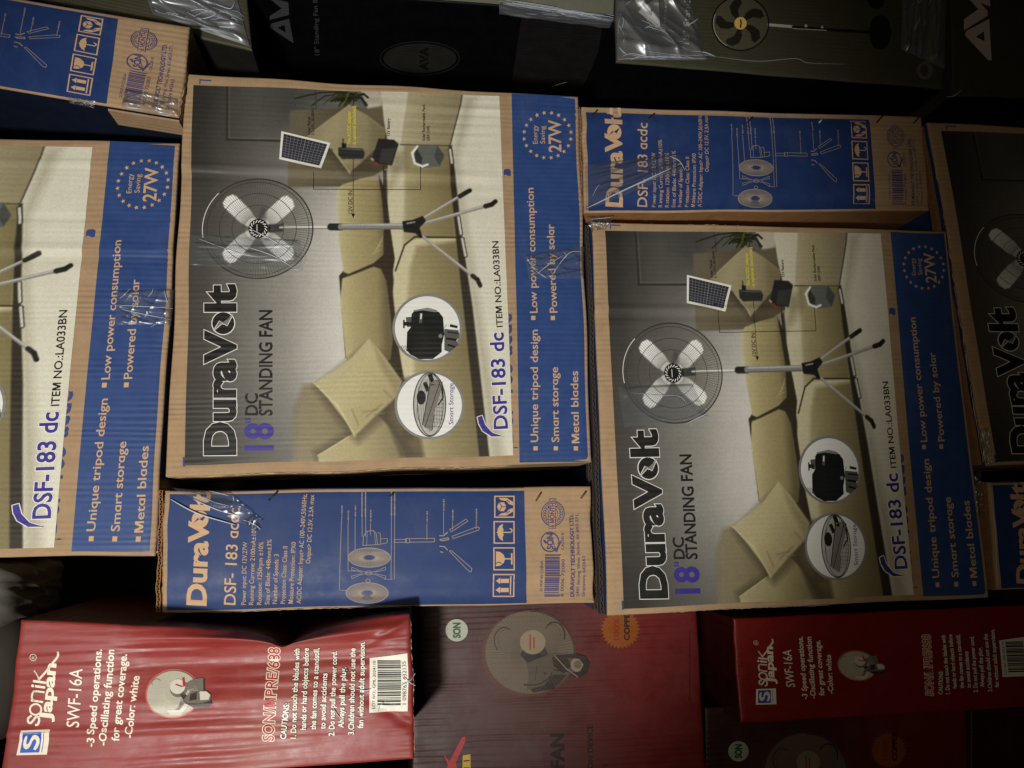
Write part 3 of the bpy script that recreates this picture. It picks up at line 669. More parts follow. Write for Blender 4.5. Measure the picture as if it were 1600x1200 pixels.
D_, fD = big_carton('fan_carton', 'fan carton in deep shadow at the right edge, white fan blades showing',
    [(1451, 190), (2020, 225), (2120, 715), (1542, 728)], [(1471, 205), (1911, 222), (2010, 715), (1557, 722)], [(1930, 222), (2019, 226), (2119, 714), (2040, 715)], 0.0, 4, parts=('fan_picture', 'title_lettering', 'subtitle_lettering', 'solar_panel_picture'))
# ------------------------------------------------------------------ narrow sides of the same cartons (design space of the one under the middle carton)
FACE_E = [(257, 766), (923, 760), (929.5, 943), (251, 957)]
def specks(g, x, y0, L, M):
    r = np.random.RandomState(int(x*7)); y = y0
    while y < y0+L:
        w_ = r.uniform(.6, 2.0); h_ = r.uniform(1.2, 2.6); g.poly([(x-h_/2, y), (x+h_/2, y), (x+h_/2, y+w_), (x-h_/2, y+w_)], M); y += w_+r.uniform(.5, 1.0)
def art_narrow():
    tan = M_ink('bare_board', (196, 160, 122), .7); thin = M_ink('thin_board', (150, 134, 122), .6); ob = M_ink('overprint_violet', (72, 66, 108), .6); D = {}
    a = Art(); a.text('DuraV', (320.5, 945), (326.2, 817), 29, tan, bold=.035); a.ell(313.5, 811.5, 13, 13.4, tan)
    a.poly([(303, 818), (309.5, 809.5), (314, 812), (324, 803), (317.5, 814), (312.5, 811)], M_bluenarrow(), 1)
    a.text('lt', (327, 796), (328, 769), 29, tan, bold=.035); a.text('DSF- 183 acdc', (367, 945), (375, 794), 18, tan, bold=.008, geo=True); D['title_lettering'] = a
    t = Art()
    for s, p, q in (('Power input: DC 12V,27W', (383, 945), (387, 847)), ('Running Current: 2100mA±10%', (395, 945), (401, 823)), ('Rotation: 1250rpm ±10%', (407.6, 945), (412, 847)),
        ('Size of Blade: 448mm±3%', (420, 945), (425, 843)), ('Number of Speeds: 3', (431.7, 944), (436, 866)), ('Protection Class: Class II', (444.8, 944), (449.7, 853.6)),
        ('Moisture Protection: IPX0', (457, 944), (462.8, 847)), ('AC/DC Adapter: Input> AC 100~240V,50/60Hz,', (469.5, 944), (479.6, 772.6)), ('Output> DC 12.5V, 2.5A max', (485, 880.6), (491, 774))):
        t.text(s, p, q, 7.0, tan, bold=.001)
    D['specification_lettering'] = t
    g = Art()
    for x, y0, y1 in ((535, 790, 923), (545, 798, 892), (556, 790, 872), (580, 797, 836), (668, 799, 843), (694, 780, 834), (708, 796, 827), (745, 795, 826)):
        g.line([(x-1, y0+20), (x-5 if x < 540 else x-1, y1)], .9, thin); specks(g, x-.6, y0, 18, thin)
    for x in (566, 571.5, 612, 617): g.line([(x, 768), (x+(-1 if x > 600 else 0), 838 if x < 600 else 905)], .9, thin); specks(g, x-.4, 769, 37, thin)
    g.line([(533, 923), (548, 923)], .9, thin); g.line([(545, 892), (560, 892)], .8, thin); g.line([(600, 905), (613, 905)], .8, thin)
    fill = M_ink('guard_fill', (92, 90, 96), .6)
    for cx, cy, rx, ry in ((573.5, 927, 33, 16.5), (577, 871, 33, 15)):
        g.ell(cx, cy, rx, ry, fill); g.ring(cx, cy, rx, ry, 1.2, thin, 1)
        for k in range(54):
            an = 2*math.pi*k/54; g.line([(cx+rx*.3*math.cos(an), cy+ry*.3*math.sin(an)), (cx+rx*.97*math.cos(an), cy+ry*.97*math.sin(an))], .7, thin, 1)
        g.ell(cx, cy, 7, 3.4, M_bluenarrow(), 2); g.ring(cx, cy, rx*.32, ry*.32, .9, thin, 2)
    for sx in (-1, 1):
        for sy in (-1, 1): g.line([(576, 895), (576+sx*12, 895+sy*3), (576+sx*26, 895+sy*9), (576+sx*27, 895+sy*5), (576+sx*10, 895+sy*1)], .8, thin)
    g.ring(576, 895, 5, 3.2, .9, thin, 1); g.ring(575, 907, 3.4, 2.4, .9, thin, 1)
    g.line([(567, 852), (568, 838), (573, 830), (584, 829), (588, 834), (590, 851)], 1, thin, 0, True); g.line([(590, 832), (594, 833), (595, 850), (590, 851)], .9, thin); g.line([(594, 842), (605, 841), (605, 848), (595, 850)], .9, thin); g.line([(574, 831), (573, 851)], .7, thin); g.line([(585, 830), (587, 851)], .7, thin)
    g.line([(616, 843), (635, 842.5), (635, 847), (616, 847.5)], .9, thin, 0, True); g.line([(634, 841), (640, 841), (640, 848), (634, 848)], .9, thin, 0, True); g.line([(640, 841.5), (679, 841), (679, 846.5), (640, 847)], 1, thin, 0, True)
    for p in ([(702, 828), (728, 811), (731, 814), (705, 831)], [(706, 838), (744, 823.5), (749, 824), (748, 828), (708, 841.5)], [(702, 861), (705, 860), (737, 888), (736, 893), (732, 892)]): g.line(p, 1, thin, 0, True)
    g.line([(687, 837), (693, 837), (699, 832)], 1.8, thin); g.line([(687, 843), (700, 840), (701, 843), (690, 845)], 1.4, thin, 0, True); g.line([(687, 853.5), (694, 854), (699, 859)], 1.6, thin); g.line([(688, 862), (692, 863)], 1.6, thin)
    D['assembly_diagram'] = g
    ic = Art(); bl = M_bluenarrow()
    for k, (x0, x1, y0, y1) in enumerate(((772, 804, 774.5, 809), (771, 804, 814, 849.5), (770.5, 804, 855, 891), (770, 804, 896.5, 933))):
        w_ = x1-x0; h_ = y1-y0
        ic.poly([(x0, y0), (x1, y0), (x1, y1), (x0, y1)], tan, 0, [[(x0+2, y0+2), (x0+2, y1-2), (x1-2, y1-2), (x1-2, y0+2)]])
        L = lambda u, v: (x0+v*w_, y1-u*h_)     # u right, v down in the symbol's own upright view
        if k == 0:
            ic.poly([L(.5, .14), L(.7, .24), L(.7, .48), L(.5, .6), L(.3, .48), L(.3, .24)], tan); ic.line([L(.3, .25), L(.5, .36), L(.7, .25)], 1.2, bl, 1); ic.line([L(.5, .36), L(.5, .6)], 1.2, bl, 1)
            for s_ in (-1, 1):
                q = lambda u, v: L(.5+s_*u, v)
                ic.poly([q(.40, .2), q(.40, .6), q(.22, .92), q(.06, .92), q(.12, .72), q(.26, .6), q(.30, .34)], tan)
                ic.line([q(.3, .62), q(.2, .76)], 1.2, bl, 1)
        elif k == 1:
            ic.poly([L(.12, .46), L(.2, .3), L(.36, .2), L(.48, .18), L(.5, .12), L(.52, .18), L(.66, .2), L(.8, .3), L(.88, .46), L(.74, .42), L(.62, .48), L(.5, .44), L(.38, .48), L(.26, .42)], tan)
            ic.line([L(.5, .44), L(.5, .82), L(.56, .88), L(.64, .86), L(.66, .78)], 1.8, tan)
        elif k == 2:
            ic.poly([L(.18, .12), L(.82, .12), L(.8, .32), L(.68, .48), L(.54, .54), L(.46, .54), L(.32, .48), L(.2, .32)], tan); ic.line([L(.5, .52), L(.5, .84)], 2, tan); ic.line([L(.28, .86), L(.72, .86)], 2.4, tan); ic.line([L(.30, .12), L(.36, .26), L(.30, .38)], 1.3, bl, 1)
        else:
            for u in (.3, .7):
                ic.poly([L(u-.14, .34), L(u, .14), L(u+.14, .34)], tan); ic.poly([L(u-.09, .36), L(u+.09, .36), L(u+.09, .74), L(u-.09, .74)], tan)
            ic.line([L(.12, .82), L(.88, .82)], 2, tan)
    D['handling_symbols'] = ic
    b = Art()
    b.ring(864, 803, 18, 19, 1.4, ob); b.ring(864, 803, 15.5, 16.4, .8, ob); b.ring(864, 803, 8, 8.5, .8, ob)
    for k in range(22):
        an = 2*math.pi*k/22; b.line([(864+11*math.cos(an), 803+11.5*math.sin(an)), (864+13.6*math.cos(an+.12), 803+14.2*math.sin(an+.12))], 1.5, ob)
    b.poly([(858, 780), (868, 780), (868, 826), (858, 826)], M_ink('board_tan', (178, 138, 98), .75), 1); b.line([(858, 780), (868, 780), (868, 826), (858, 826)], .9, ob, 2, True)
    b.text('6 MONTHS', (866.5, 824), (866.5, 782), 7, ob, 2, bold=.03)
    b.ring(859, 847, 14, 15, 1.8, ob); b.text('SON', (864, 858), (864, 834), 9.5, ob, bold=.03); b.line([(865, 857), (869, 862), (876, 846)], 2.2, ob); b.line([(869, 862), (861, 836)], .9, ob); b.line([(850, 845), (853, 848)], 3, ob)
    b.text('CA22818', (881, 859), (881, 833), 4, ob)
    r = np.random.RandomState(4); y = 866.5
    while y < 934:
        w_ = r.choice([.8, 1.2, 2.0, 2.8]); b.poly([(851, y), (874 if (y-866) % 31 > 3 else 877, y), (874, y+w_), (851, y+w_)], ob); y += w_+r.choice([.9, 1.3, 1.9])
    b.text('8 0006 72080', (881.5, 933), (881.5, 874), 4.8, ob); b.text('25 PDP IN CHINA', (848, 925), (848, 876), 4.2, ob)
    b.text('DURAVOLT TECHNOLOGY LTD.', (898, 933), (896.5, 804), 6, ob, bold=.03); b.text('2405 Jurong West Street, 65 #03-271,', (906, 933), (904.5, 802), 4.6, ob); b.text('Singapore 642663', (915, 933), (913.5, 869), 4.8, ob)
    D['address_lettering'] = b
    return D
NARROW = art_narrow()
def fl(a, b, k): return (a[0]+(b[0]-a[0])*k, a[1]+(b[1]-a[1])*k)
def narrow_carton(name, lab, q, Y, seed, depth=0.48, dents=(), strip=True, parts=None, staples=(), bulge=.002):
    f = vface(q, Y, seed=seed, bulge=bulge, wav=.0013); f.dents += list(dents); card = M_card()
    o = carton(name, f, depth, card, [M_blue(), card, M_bluenarrow() if name == 'x' else M_carddark(), card]); label(o, lab, 'carton', 'blue narrow sides of the fan cartons')
    bq = [fl(q[0], q[1], .012), fl(q[0], q[1], .8435), fl(q[3], q[2], .8435), fl(q[3], q[2], .012)]
    ins = lambda Q: [fl(Q[0], Q[3], .006), fl(Q[1], Q[2], .006), fl(Q[1], Q[2], .985), fl(Q[0], Q[3], .985)]
    bd = gridpart('colour_band', f, ins(bq), M_bluenarrow(), o, .0004)
    for k, a in NARROW.items():
        if parts and k not in parts: continue
        a.build(k, f, o if k == 'address_lettering' else bd, FACE_E, q, .0007, maxe=20)
    if strip: flute_edge(f, [fl(q[0], q[1], -.008), fl(q[3], q[2], -.008)], o)
    for p in staples: tube('staple', on(f, [p[0], ((p[0][0]+p[1][0])/2, (p[0][1]+p[1][1])/2), p[1]], .0018), .0011, M_ink(*(p[2] if len(p) > 2 else ('staple_dark', (38, 34, 30)))), o)
    return o, f
def on_(face, pts, lift): return face.xyz(face.px(pts), lift)
def flute_edge(f, ends, parent, wdt=.0036, lift=-.0018, M=None):
    """open edge of the board: two liners with the wavy flute between them, running down the carton's edge"""
    P = f.px(ends); n = 150; k = np.linspace(0, 1, n); base = P[0]+(P[1]-P[0])*k[:, None]
    d = _n(P[1]-P[0]); nv = np.array([-d[1], d[0]]); L = np.linalg.norm(P[1]-P[0])
    X = f.o + base[:, :1]*f.e1 + base[:, 1:2]*f.e2; nn = f.n; u3 = nv[0]*f.e1+nv[1]*f.e2
    wob = (0.0006*np.sin(k*17+1)+0.0004*np.sin(k*41))[:, None]*u3
    V, F = [], []
    def ribbon(off, th):
        b0 = len(V)
        for i in range(n):
            c = X[i]+wob[i]+u3*off[i]; V.extend([c-u3*th+nn*lift, c+u3*th+nn*lift, c-u3*th+nn*(lift-.012), c+u3*th+nn*(lift-.012)])
        for i in range(n-1):
            a = b0+4*i; F.extend([(a, a+1, a+5, a+4), (a, a+4, a+6, a+2), (a+1, a+3, a+7, a+5)])
    ribbon(np.full(n, -wdt/2), .00045); ribbon(np.full(n, wdt/2), .00045); ribbon(wdt*.38*np.sin(k*L/.0058*2*math.pi), .0004)
    return mesh('corrugated_edge', V, F, [M or M_carddark()], None, parent, np.array([(i*.001, (i//4)/n*L) for i in range(len(V))]), None)
blk = ('staple_dark', (38, 34, 30)); brn = ('staple_brass', (96, 66, 40))
E_, fE = narrow_carton('fan_carton', 'narrow blue carton side with bunched clear tape over its name', FACE_E, 0.0, 11,
    dents=[dent_ridge(.90, -.0040, .10, -.2, 1.2)], staples=[((420, 782), (434, 768), blk), ((837, 783), (845, 770), brn), ((907, 779), (915, 768), brn), ((609, 776), (616, 770), blk)])
F_, fF = narrow_carton('fan_carton', 'narrow blue carton side with one long bright diagonal tape crease', [(909, 166), (1440.5, 181), (1453.5, 328), (913, 332)], 0.0, 12,
    dents=[dent_ridge(.05, -.0022, .03, -.1, .9), dent_ridge(.18, .0012, .04, -.1, .7), dent_ridge(.92, -.002, .05, -.1, 1.1)],
    staples=[((921, 185), (934, 172), blk), ((1009, 189), (1023, 177), blk), ((1165, 194), (1176, 183), blk), ((1278, 193), (1285, 186), ('staple_bright', (200, 200, 196))), ((1369, 192), (1379, 181), blk), ((1427, 193), (1436, 182), blk)])
G_, fG = narrow_carton('fan_carton', 'narrow blue carton side with brown end, tilted, in the upper left corner', [(-418, -78), (297, 41), (279, 183.5), (-440, 62)], -0.015, 13, depth=.3,
    dents=[dent_ridge(.5, -.003, .2, .8, 1.2)], strip=False)
G_.data.materials[3] = mat('dark_blue_side', (20, 27, 44), .6, .2)  # blue side darkened in colour to stand for shade in the gap
_q = [(-418, -78), (297, 41), (279, 183.5), (-440, 62)]; _a = on_(fG, [fl(_q[3], _q[2], .8435), fl(_q[3], _q[2], .999)], -.003); _b = _a - fG.n*.036; _dn = np.array([-.0012, 0, 0])
mesh('lit_side_strip', np.concatenate([_a, _b[::-1], (_a+_dn*2), (_b+_dn*2)[::-1]])+_dn, [(0, 1, 2, 3), (4, 7, 6, 5), (0, 4, 5, 1), (2, 6, 7, 3), (0, 3, 7, 4), (1, 5, 6, 2)], [M_card()], None, G_, np.array([(0, 0), (.1, 0), (.1, .03), (0, .03)]*2))  # shallow brown slab shaped as the lit front strip of the side
H_, fH = narrow_carton('fan_carton', 'almost black narrow carton side at the right edge below the white fan blades', [(1545, 753), (2060, 745), (2085, 905), (1558, 922)], 0.0, 14, parts=('title_lettering',))
# ------------------------------------------------------------------ red cartons
FACE_I = [(33, 968), (641, 952), (648, 1187), (-2, 1230)]
def art_red():
    W, Wd = M_ink('cream_white', (232, 222, 200)), M_ink('caution_white', (240, 232, 214)); K = M_ink('outline_black', (44, 22, 20)); Bl = M_ink('logo_blue', (44, 84, 178)); red = M_ink('letter_red', (170, 44, 42)); D = {}
    lg = Art(); q = [(33.7, 1141), (79.4, 1139), (74, 1178.6), (26, 1180)]; H = homog(UNIT, q); P = lambda *p: [tuple(x) for x in hap(H, p)]
    lg.poly(q, W); lg.poly(P((.10, .09), (.74, .09), (.74, .91), (.10, .91)), Bl, 1); lg.line(P((.82, .10), (.82, .90)), 1, Bl, 1)
    # S drawn upright: u right (photo up), v down (photo right)
    def U(*p): return P(*[(v*.66+.09, 1-u) for u, v in p])
    S_ = [(.80, .28), (.74, .16), (.6, .1), (.42, .1), (.28, .17), (.22, .30), (.26, .42), (.38, .50), (.54, .55), (.62, .62), (.6, .72), (.5, .76), (.38, .73), (.22, .66), (.18, .78), (.28, .88), (.44, .93), (.62, .91), (.76, .83), (.82, .68), (.78, .55), (.66, .46), (.5, .40), (.42, .34), (.44, .26), (.54, .24), (.66, .27)]
    lg.poly(U(*S_), W, 2); D['company_logo'] = lg
    n = Art()
    def serif(pts, wd): n.line(pts, wd, W)
    up = lambda x, y: (61.5-(-0.0)+x*0, 0)
    # name, upright frame: origin (61.2,1133.6), u = along text (photo up), v = cap height (photo left); lean of baseline
    b0 = np.array((61.2, 1133.8)); b1 = np.array((72.5, 1051)); u_ = _n(b1-b0); v_ = np.array((u_[1], -u_[0]))
    Q = lambda x, y: tuple(b0+u_*x+v_*y)
    def q_(pts): return [Q(*p) for p in pts]
    n.line(q_(bez([(13.5, 14.5), (9, 18.5), (3.5, 17.5), (2.6, 13.5), (7.5, 9.8), (12.5, 7), (13, 2.8), (8, .8), (2, 2.2), (.6, 5)], 22)), 3.4, W)
    n.ring(*Q(24.5, 9), 9, 8.4, 2.9, W, 0, 40)
    n.line(q_(bez([(37.5, 0), (37.5, 17.5)], 4)), 3.2, W); n.line(q_(bez([(37.5, 14), (42, 17.6), (49, 17.2), (52.5, 13.6), (53, 0)], 18)), 3.2, W)
    n.line(q_([(60.5, 0), (60.5, 13.5)]), 3.8, W); n.ell(*Q(60.5, 18.6), 2.4, 2.4, W)
    n.line(q_([(68, -.5), (68, 17.5)]), 3.8, W); n.line(q_(bez([(84, 18), (78, 13), (70, 8.6)], 10)), 2.2, W); n.line(q_(bez([(72, 10), (84, 1), (100, -8.5), (111, -15), (118, -14.5)], 18)), 3.3, W)
    n.ring(53, 1027, 5.0, 5.0, .8, W); n.text('R', (55, 1029), (55, 1025), 4, W)
    n.text('Japan', (79, 1126), (88.5, 1038), 17.5, W, bold=.035); D['company_name'] = n
    t = Art(); t.text('SWF-16A', (124, 1136), (129.6, 1045), 19.5, W, bold=.006)
    for s, a, b in (('-3 Speed operations.', (147.5, 1166), (160, 1014)), ('-Oscillating function', (166.5, 1164), (179, 1015)), ('for great coverage.', (187, 1157), (197.5, 1023)), ('-Color: white', (208, 1152), (216, 1058))):
        t.text(s, a, b, 11.5, W, bold=.022)
    D['feature_lettering'] = t
    c = Art()
    c.text('SON/MPRE/688', (428, 1157), (436, 1014), 17, red, 1, bold=.01, outline=W, ow=.05)
    for s, a, b in (('CAUTIONS:', (447, 1154), (453, 1098)), ('1. Do not touch the blades with', (463, 1153), (467, 1015)), ('hands or hard objects before', (478.6, 1139), (481.6, 1014)), ('the fan comes to a standstill,', (494, 1139), (498, 1014)),
        ('to avoid accidents', (508.6, 1138), (511, 1053)), ('2. Do not pull the power cord.', (522.5, 1149), (526, 1019)), ('Always pull the plug.', (537, 1136), (540.5, 1044)), ('3.Children should not use the', (553, 1147), (555, 1014)), ('fan without adult supervision.', (567.5, 1137), (570, 1003))):
        c.text(s, a, b, 8.6, Wd, 1, bold=.02, outline=K, ow=.055)
    D['caution_lettering'] = c
    s = Art(); pw = M_ink('sticker_white', (226, 222, 204)); pk = M_ink('sticker_black', (30, 28, 24)); s.poly([(577.6, 1029), (637, 1020.5), (637, 1111), (577, 1113)], pw, 2)
    s.text('LOT NO.: GML-2024110', (586, 1107), (587, 1033), 4.6, pk, 4); r = np.random.RandomState(9); y = 1032
    while y < 1100:
        w_ = r.choice([.9, 1.5, 2.2, 3.0]); s.poly([(589.5, y), (626, y-.6), (626, y+w_-.6), (589.5, y+w_)], pk, 4); y += w_+r.choice([.9, 1.3, 2.0])
    s.text('1 098765 432135', (634.5, 1100), (634, 1033), 6, pk, 4); D['barcode_sticker'] = s
    f = Art(); f1, f2, f3, f4 = M_ink('fan_pale', (176, 170, 150)), M_ink('fan_grey', (112, 104, 92)), M_ink('fan_dark', (58, 46, 42)), M_ink('fan_light', (206, 200, 184))
    cx, cy = 270, 1084
    f.ell(cx, cy, 43, 37, M_ink('fan_halo', (190, 96, 82)), 0, 60); f.ell(cx, cy, 40.5, 34.5, f1, 1, 60)
    for k in range(70):
        an = 2*math.pi*k/70; f.line([(cx+12*math.cos(an), cy+10*math.sin(an)), (cx+40*math.cos(an), cy+34*math.sin(an))], .45, f4, 2)
    for p, mt, ly in (([(286, 1070), (300, 1062), (316, 1060), (318, 1080), (300, 1084)], f2, 2), ([(284, 1090), (296, 1084), (300, 1088), (294, 1104), (282, 1112), (268, 1112), (280, 1104)], f2, 2), ([(262, 1108), (282, 1108), (290, 1098), (296, 1100), (284, 1116), (268, 1116)], f4, 3),
        ([(284, 1080), (290, 1096), (300, 1092), (322, 1086), (330, 1092), (333, 1098), (327, 1104), (306, 1106), (292, 1098), (282, 1086)], f3, 3), ([(296, 1082), (322, 1079), (330, 1084), (330, 1093), (318, 1097), (294, 1098), (288, 1092)], f2, 4), ([(312, 1080), (323, 1080), (329, 1085), (327, 1092), (314, 1093)], f4, 5), ([(298, 1084), (308, 1081), (308, 1092), (297, 1094)], f3, 5)): f.poly(p, mt, ly)
    f.ell(279, 1076, 14, 13, f2, 3, 30); f.ell(277, 1073, 12, 11, f4, 4, 30); f.line([(274, 1070), (284, 1073)], 2, M_ink('letter_red', (170, 44, 42)), 5); f.line([(285, 1061), (287, 1072)], 3.4, red, 5)
    f.ring(243, 1068, 7, 6, .9, f2, 3, 20, 150, 330); f.ring(cx, cy, 40.5, 34.5, 1.0, f2, 3, 60, 200, 380); f.line([(318, 1062), (320, 1084)], 1.1, f3, 3)
    D['fan_picture'] = f
    return D
RED = art_red()
redm = M_red(); reddk = mat('red_side', (70, 20, 18), .5, .4, .0004, period=.0125)
fI = vface(FACE_I, -0.045, seed=21, bulge=.003, wav=.0012, edge=.0010, rnd=.003)
def notch(s, t):
    x = 33+608*s; d = np.abs(x-432); k = np.where(x < 432, .42*np.exp(-d/22)+.58*np.exp(-d/270)*np.clip(x/200, 0, 1), .15*np.exp(-d/10)+.85*np.exp(-d/112))
    dec = np.clip(1-t/.23, 0, 1)**1.2
    return np.zeros_like(s), .041*k*dec
fI.warps.append(notch)
def crumple(s, t):
    x = 33+608*s; y = 968+235*t; k = np.exp(-((x-440)/150.0)**2)
    z = .011*k*np.exp(-((t-.11)/.06)**2)-.010*k*np.exp(-((t-.0)/.05)**2)
    d = np.where(y < 1044, np.clip((y-1000)/44, 0, 1), np.clip(1-(y-1044)/58, 0, 1))
    win = 1/(1+np.exp(-(x-190)/14))/(1+np.exp((x-575)/18))
    z = z-.0105*d*win
    z = z+.0022*np.exp(-(((y-1138)-.02*(x-300))/5.0)**2)/(1+np.exp((x-470)/25))          # long fold near the bottom
    z = z-.003*np.exp(-(((y-1100)-.62*(x-555))/9.0)**2)/(1+np.exp(-(x-560)/12))           # diagonal folds at the lower corner
    z = z+.0025*np.exp(-(((y-1015)+.62*(x-580))/8.0)**2)/(1+np.exp(-(x-560)/12))
    return z
fI.dents.append(crumple)
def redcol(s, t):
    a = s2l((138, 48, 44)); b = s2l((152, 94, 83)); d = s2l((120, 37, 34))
    k = np.exp(-((s-.66-.05*np.sin(5*t))/.10)**2)*np.clip(.35+.9*np.abs(t-.45), 0, 1); k = k[:, None]*.95  # pale band: lamp sheen put into the red print colour
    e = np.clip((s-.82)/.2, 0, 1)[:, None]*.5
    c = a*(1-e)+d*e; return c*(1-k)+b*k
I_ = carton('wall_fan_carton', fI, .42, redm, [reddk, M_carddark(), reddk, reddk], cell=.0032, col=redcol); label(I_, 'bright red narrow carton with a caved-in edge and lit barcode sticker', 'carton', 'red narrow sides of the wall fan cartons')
for k, a in RED.items(): a.build(k, fI, I_, None, None, .0006, maxe=7)
FACE_K = [(1145, 966), (1632, 944), (1652, 1103), (1157, 1130)]; ART_K = [(1160, 966), (1605, 946), (1622, 1106), (1168, 1131)]
redk = mat('deep_red_print', (122, 26, 22), .45, .35, .00022, period=.0125, vary=.06)  # red print darkened in colour for the weak light on this carton
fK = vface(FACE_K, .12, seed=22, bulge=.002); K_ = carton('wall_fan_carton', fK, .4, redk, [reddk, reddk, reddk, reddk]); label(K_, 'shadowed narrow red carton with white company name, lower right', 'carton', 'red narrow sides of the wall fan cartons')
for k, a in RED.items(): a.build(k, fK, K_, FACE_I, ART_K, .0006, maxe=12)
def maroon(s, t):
    a = s2l((52, 20, 17)); b = s2l((80, 42, 34)); c = s2l((100, 19, 16))  # maroon print, dimmed to stand in for weak light on these cartons
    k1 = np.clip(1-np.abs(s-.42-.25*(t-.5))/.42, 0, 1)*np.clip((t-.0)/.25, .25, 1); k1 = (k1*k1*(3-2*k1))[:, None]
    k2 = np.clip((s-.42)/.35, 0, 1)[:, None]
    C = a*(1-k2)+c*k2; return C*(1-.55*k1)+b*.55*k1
def art_wide():
    D = {}; grn = M_ink('seal_green', (30, 76, 40)); sw = M_ink('seal_white', (160, 164, 148)); org = M_ink('badge_orange', (132, 70, 18)); dk = M_ink('outline_black', (44, 22, 20)); rd = M_ink('badge_red', (130, 44, 18)); k_ = M_ink('dim_black', (26, 16, 14))  # seal, badge and disc inks are dimmed the same way for weak light
    a = Art(); a.ell(713.5, 984.5, 18.4, 18.4, dk); a.ell(713.5, 984.5, 17.4, 17.4, sw, 1); a.text('SON', (719, 996), (719, 973), 11, grn, 2, bold=.05); D['quality_seal'] = a
    f = Art(); p0, p1, p2, p3, p4 = M_ink('disc_pale', (94, 82, 66)), M_ink('disc_mid', (78, 67, 54)), M_ink('disc_dark', (46, 33, 27)), M_ink('disc_light', (126, 112, 90)), M_ink('disc_halo', (78, 42, 34))
    cx, cy = 828, 1019; f.ell(cx-2, cy+2, 74, 68, p4, 0, 60); f.ell(cx, cy, 70, 65, p0, 1, 60)
    for k in range(80):
        an = 2*math.pi*k/80; f.line([(cx+16*math.cos(an), cy+15*math.sin(an)), (cx+69*math.cos(an), cy+64*math.sin(an))], .5, p1, 2)
    f.ring(cx, cy, 70, 65, 1.1, p1, 2, 60); f.ring(cx, cy, 69, 64, 1.6, p2, 2, 40, 270, 365)
    f.ring(788, 1000, 16, 20, 1.8, p2, 2, 20, 130, 300); f.ring(792, 1000, 14, 17, 1.2, p1, 2, 20, 130, 300); f.ring(866, 992, 16, 20, 2.2, p2, 2, 20, 210, 380); f.ring(862, 994, 14, 18, 1.2, p1, 2, 20, 220, 360)
    f.poly([(812, 1022), (824, 1036), (842, 1038), (858, 1026), (850, 1010), (820, 1010)], p2, 2); f.ell(832, 1003, 20, 19, p3, 3, 30); f.line([(828, 992), (828, 1014)], 2.2, rd, 4); f.line([(834, 996), (834, 1012)], 2.2, rd, 4)
    f.poly([(822, 1036), (862, 1020), (898, 1022), (910, 1026), (906, 1052), (862, 1054), (850, 1070), (822, 1078), (826, 1056)], p1, 3)
    f.poly([(864, 1024), (900, 1021), (914, 1025), (921, 1036), (918, 1050), (908, 1057), (888, 1057), (890, 1052), (906, 1048), (911, 1038), (904, 1029), (890, 1028)], p2, 5); f.ell(902, 1038, 11, 11.5, p3, 4, 30); f.ell(902, 1038, 6, 6.5, p0, 5, 24); f.poly([(862, 1026), (884, 1024), (892, 1040), (880, 1052), (864, 1040)], p2, 4)
    f.line([(866, 1024), (884, 1044), (902, 1057)], 1.5, p3, 6); f.poly([(826, 1072), (852, 1066), (864, 1052), (886, 1054), (866, 1076), (832, 1082)], p2, 2); f.line(bez([(818, 1070), (840, 1069), (856, 1060), (862, 1050)], 12), 1.6, p2, 5); f.line([(838, 1040), (836, 1062)], 1, p2, 5); f.ell(851, 1052, 2, 2, p2, 5, 10)
    f.line([(864, 1046), (906, 1052)], 1.5, p2, 5)
    D['fan_picture'] = f
    b = Art(); cx, cy = 969, 983; P = []
    for k in range(60):
        r_ = 31 if k % 2 == 0 else 26.5; an = 2*math.pi*k/60; P.append((cx+r_*math.cos(an), cy+r_*math.sin(an)))
    b.poly(P, org); b.text('100%', (967, 1000), (967, 966), 8.5, rd, 1, bold=.03); b.text('COPPER', (983, 1000), (983, 951), 8, dk, 1, bold=.04); D['copper_badge'] = b
    D['product_lettering'] = t = Art(); t.text('WALL FAN', (882, 1290), (880, 1147), 20, k_, bold=.03); D['device_lettering'] = t = Art(); t.text('PROTECTION DEVICE', (927, 1262), (925.5, 1132), 8.6, k_, bold=.01); t.text('T', (949, 1198), (948.6, 1191), 7, k_); D['small_print'] = t = Art(); specks(t, 1077, 984, 112, M_ink('faint_black', (80, 14, 12)))
    D['fold_line'] = t = Art(); t.line([(737, 948), (738, 1040)], .8, M_ink('faint_black', (80, 14, 12)))
    e = Art(); rr = M_ink('emblem_red', (160, 32, 28)); e.poly([(693, 1176), (702, 1190), (722, 1152), (727, 1150), (727, 1158), (712, 1192), (720, 1215), (690, 1215), (700, 1196)], rr); e.poly([(723, 1180), (735, 1178), (736, 1230), (722, 1230)], M_ink('emblem_yellow', (186, 150, 30)), 1); e.line([(725, 1189), (733, 1188)], 2, dk, 2); e.line([(725, 1200), (733, 1200)], 2, dk, 2)
    D['emblem'] = e
    return D
WIDE = art_wide(); FACE_J = [(648, 925), (1085, 905), (1116, 1415), (640, 1425)]
dm = M_darkred()
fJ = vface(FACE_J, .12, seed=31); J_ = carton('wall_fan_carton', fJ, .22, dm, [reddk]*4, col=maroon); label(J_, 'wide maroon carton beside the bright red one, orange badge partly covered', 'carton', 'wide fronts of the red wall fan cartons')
for k, a in WIDE.items(): a.build(k, fJ, J_, None, None, .0006, maxe=24)
FACE_L = [(1101, 1105), (1508, 1085), (1530, 1560), (1106, 1575)]
fL = vface(FACE_L, .18, seed=32); L_ = carton('wall_fan_carton', fL, .22, dm, [reddk]*4, col=maroon); label(L_, 'wide maroon carton at the bottom edge, half hidden by the shadowed narrow red one', 'carton', 'wide fronts of the red wall fan cartons')
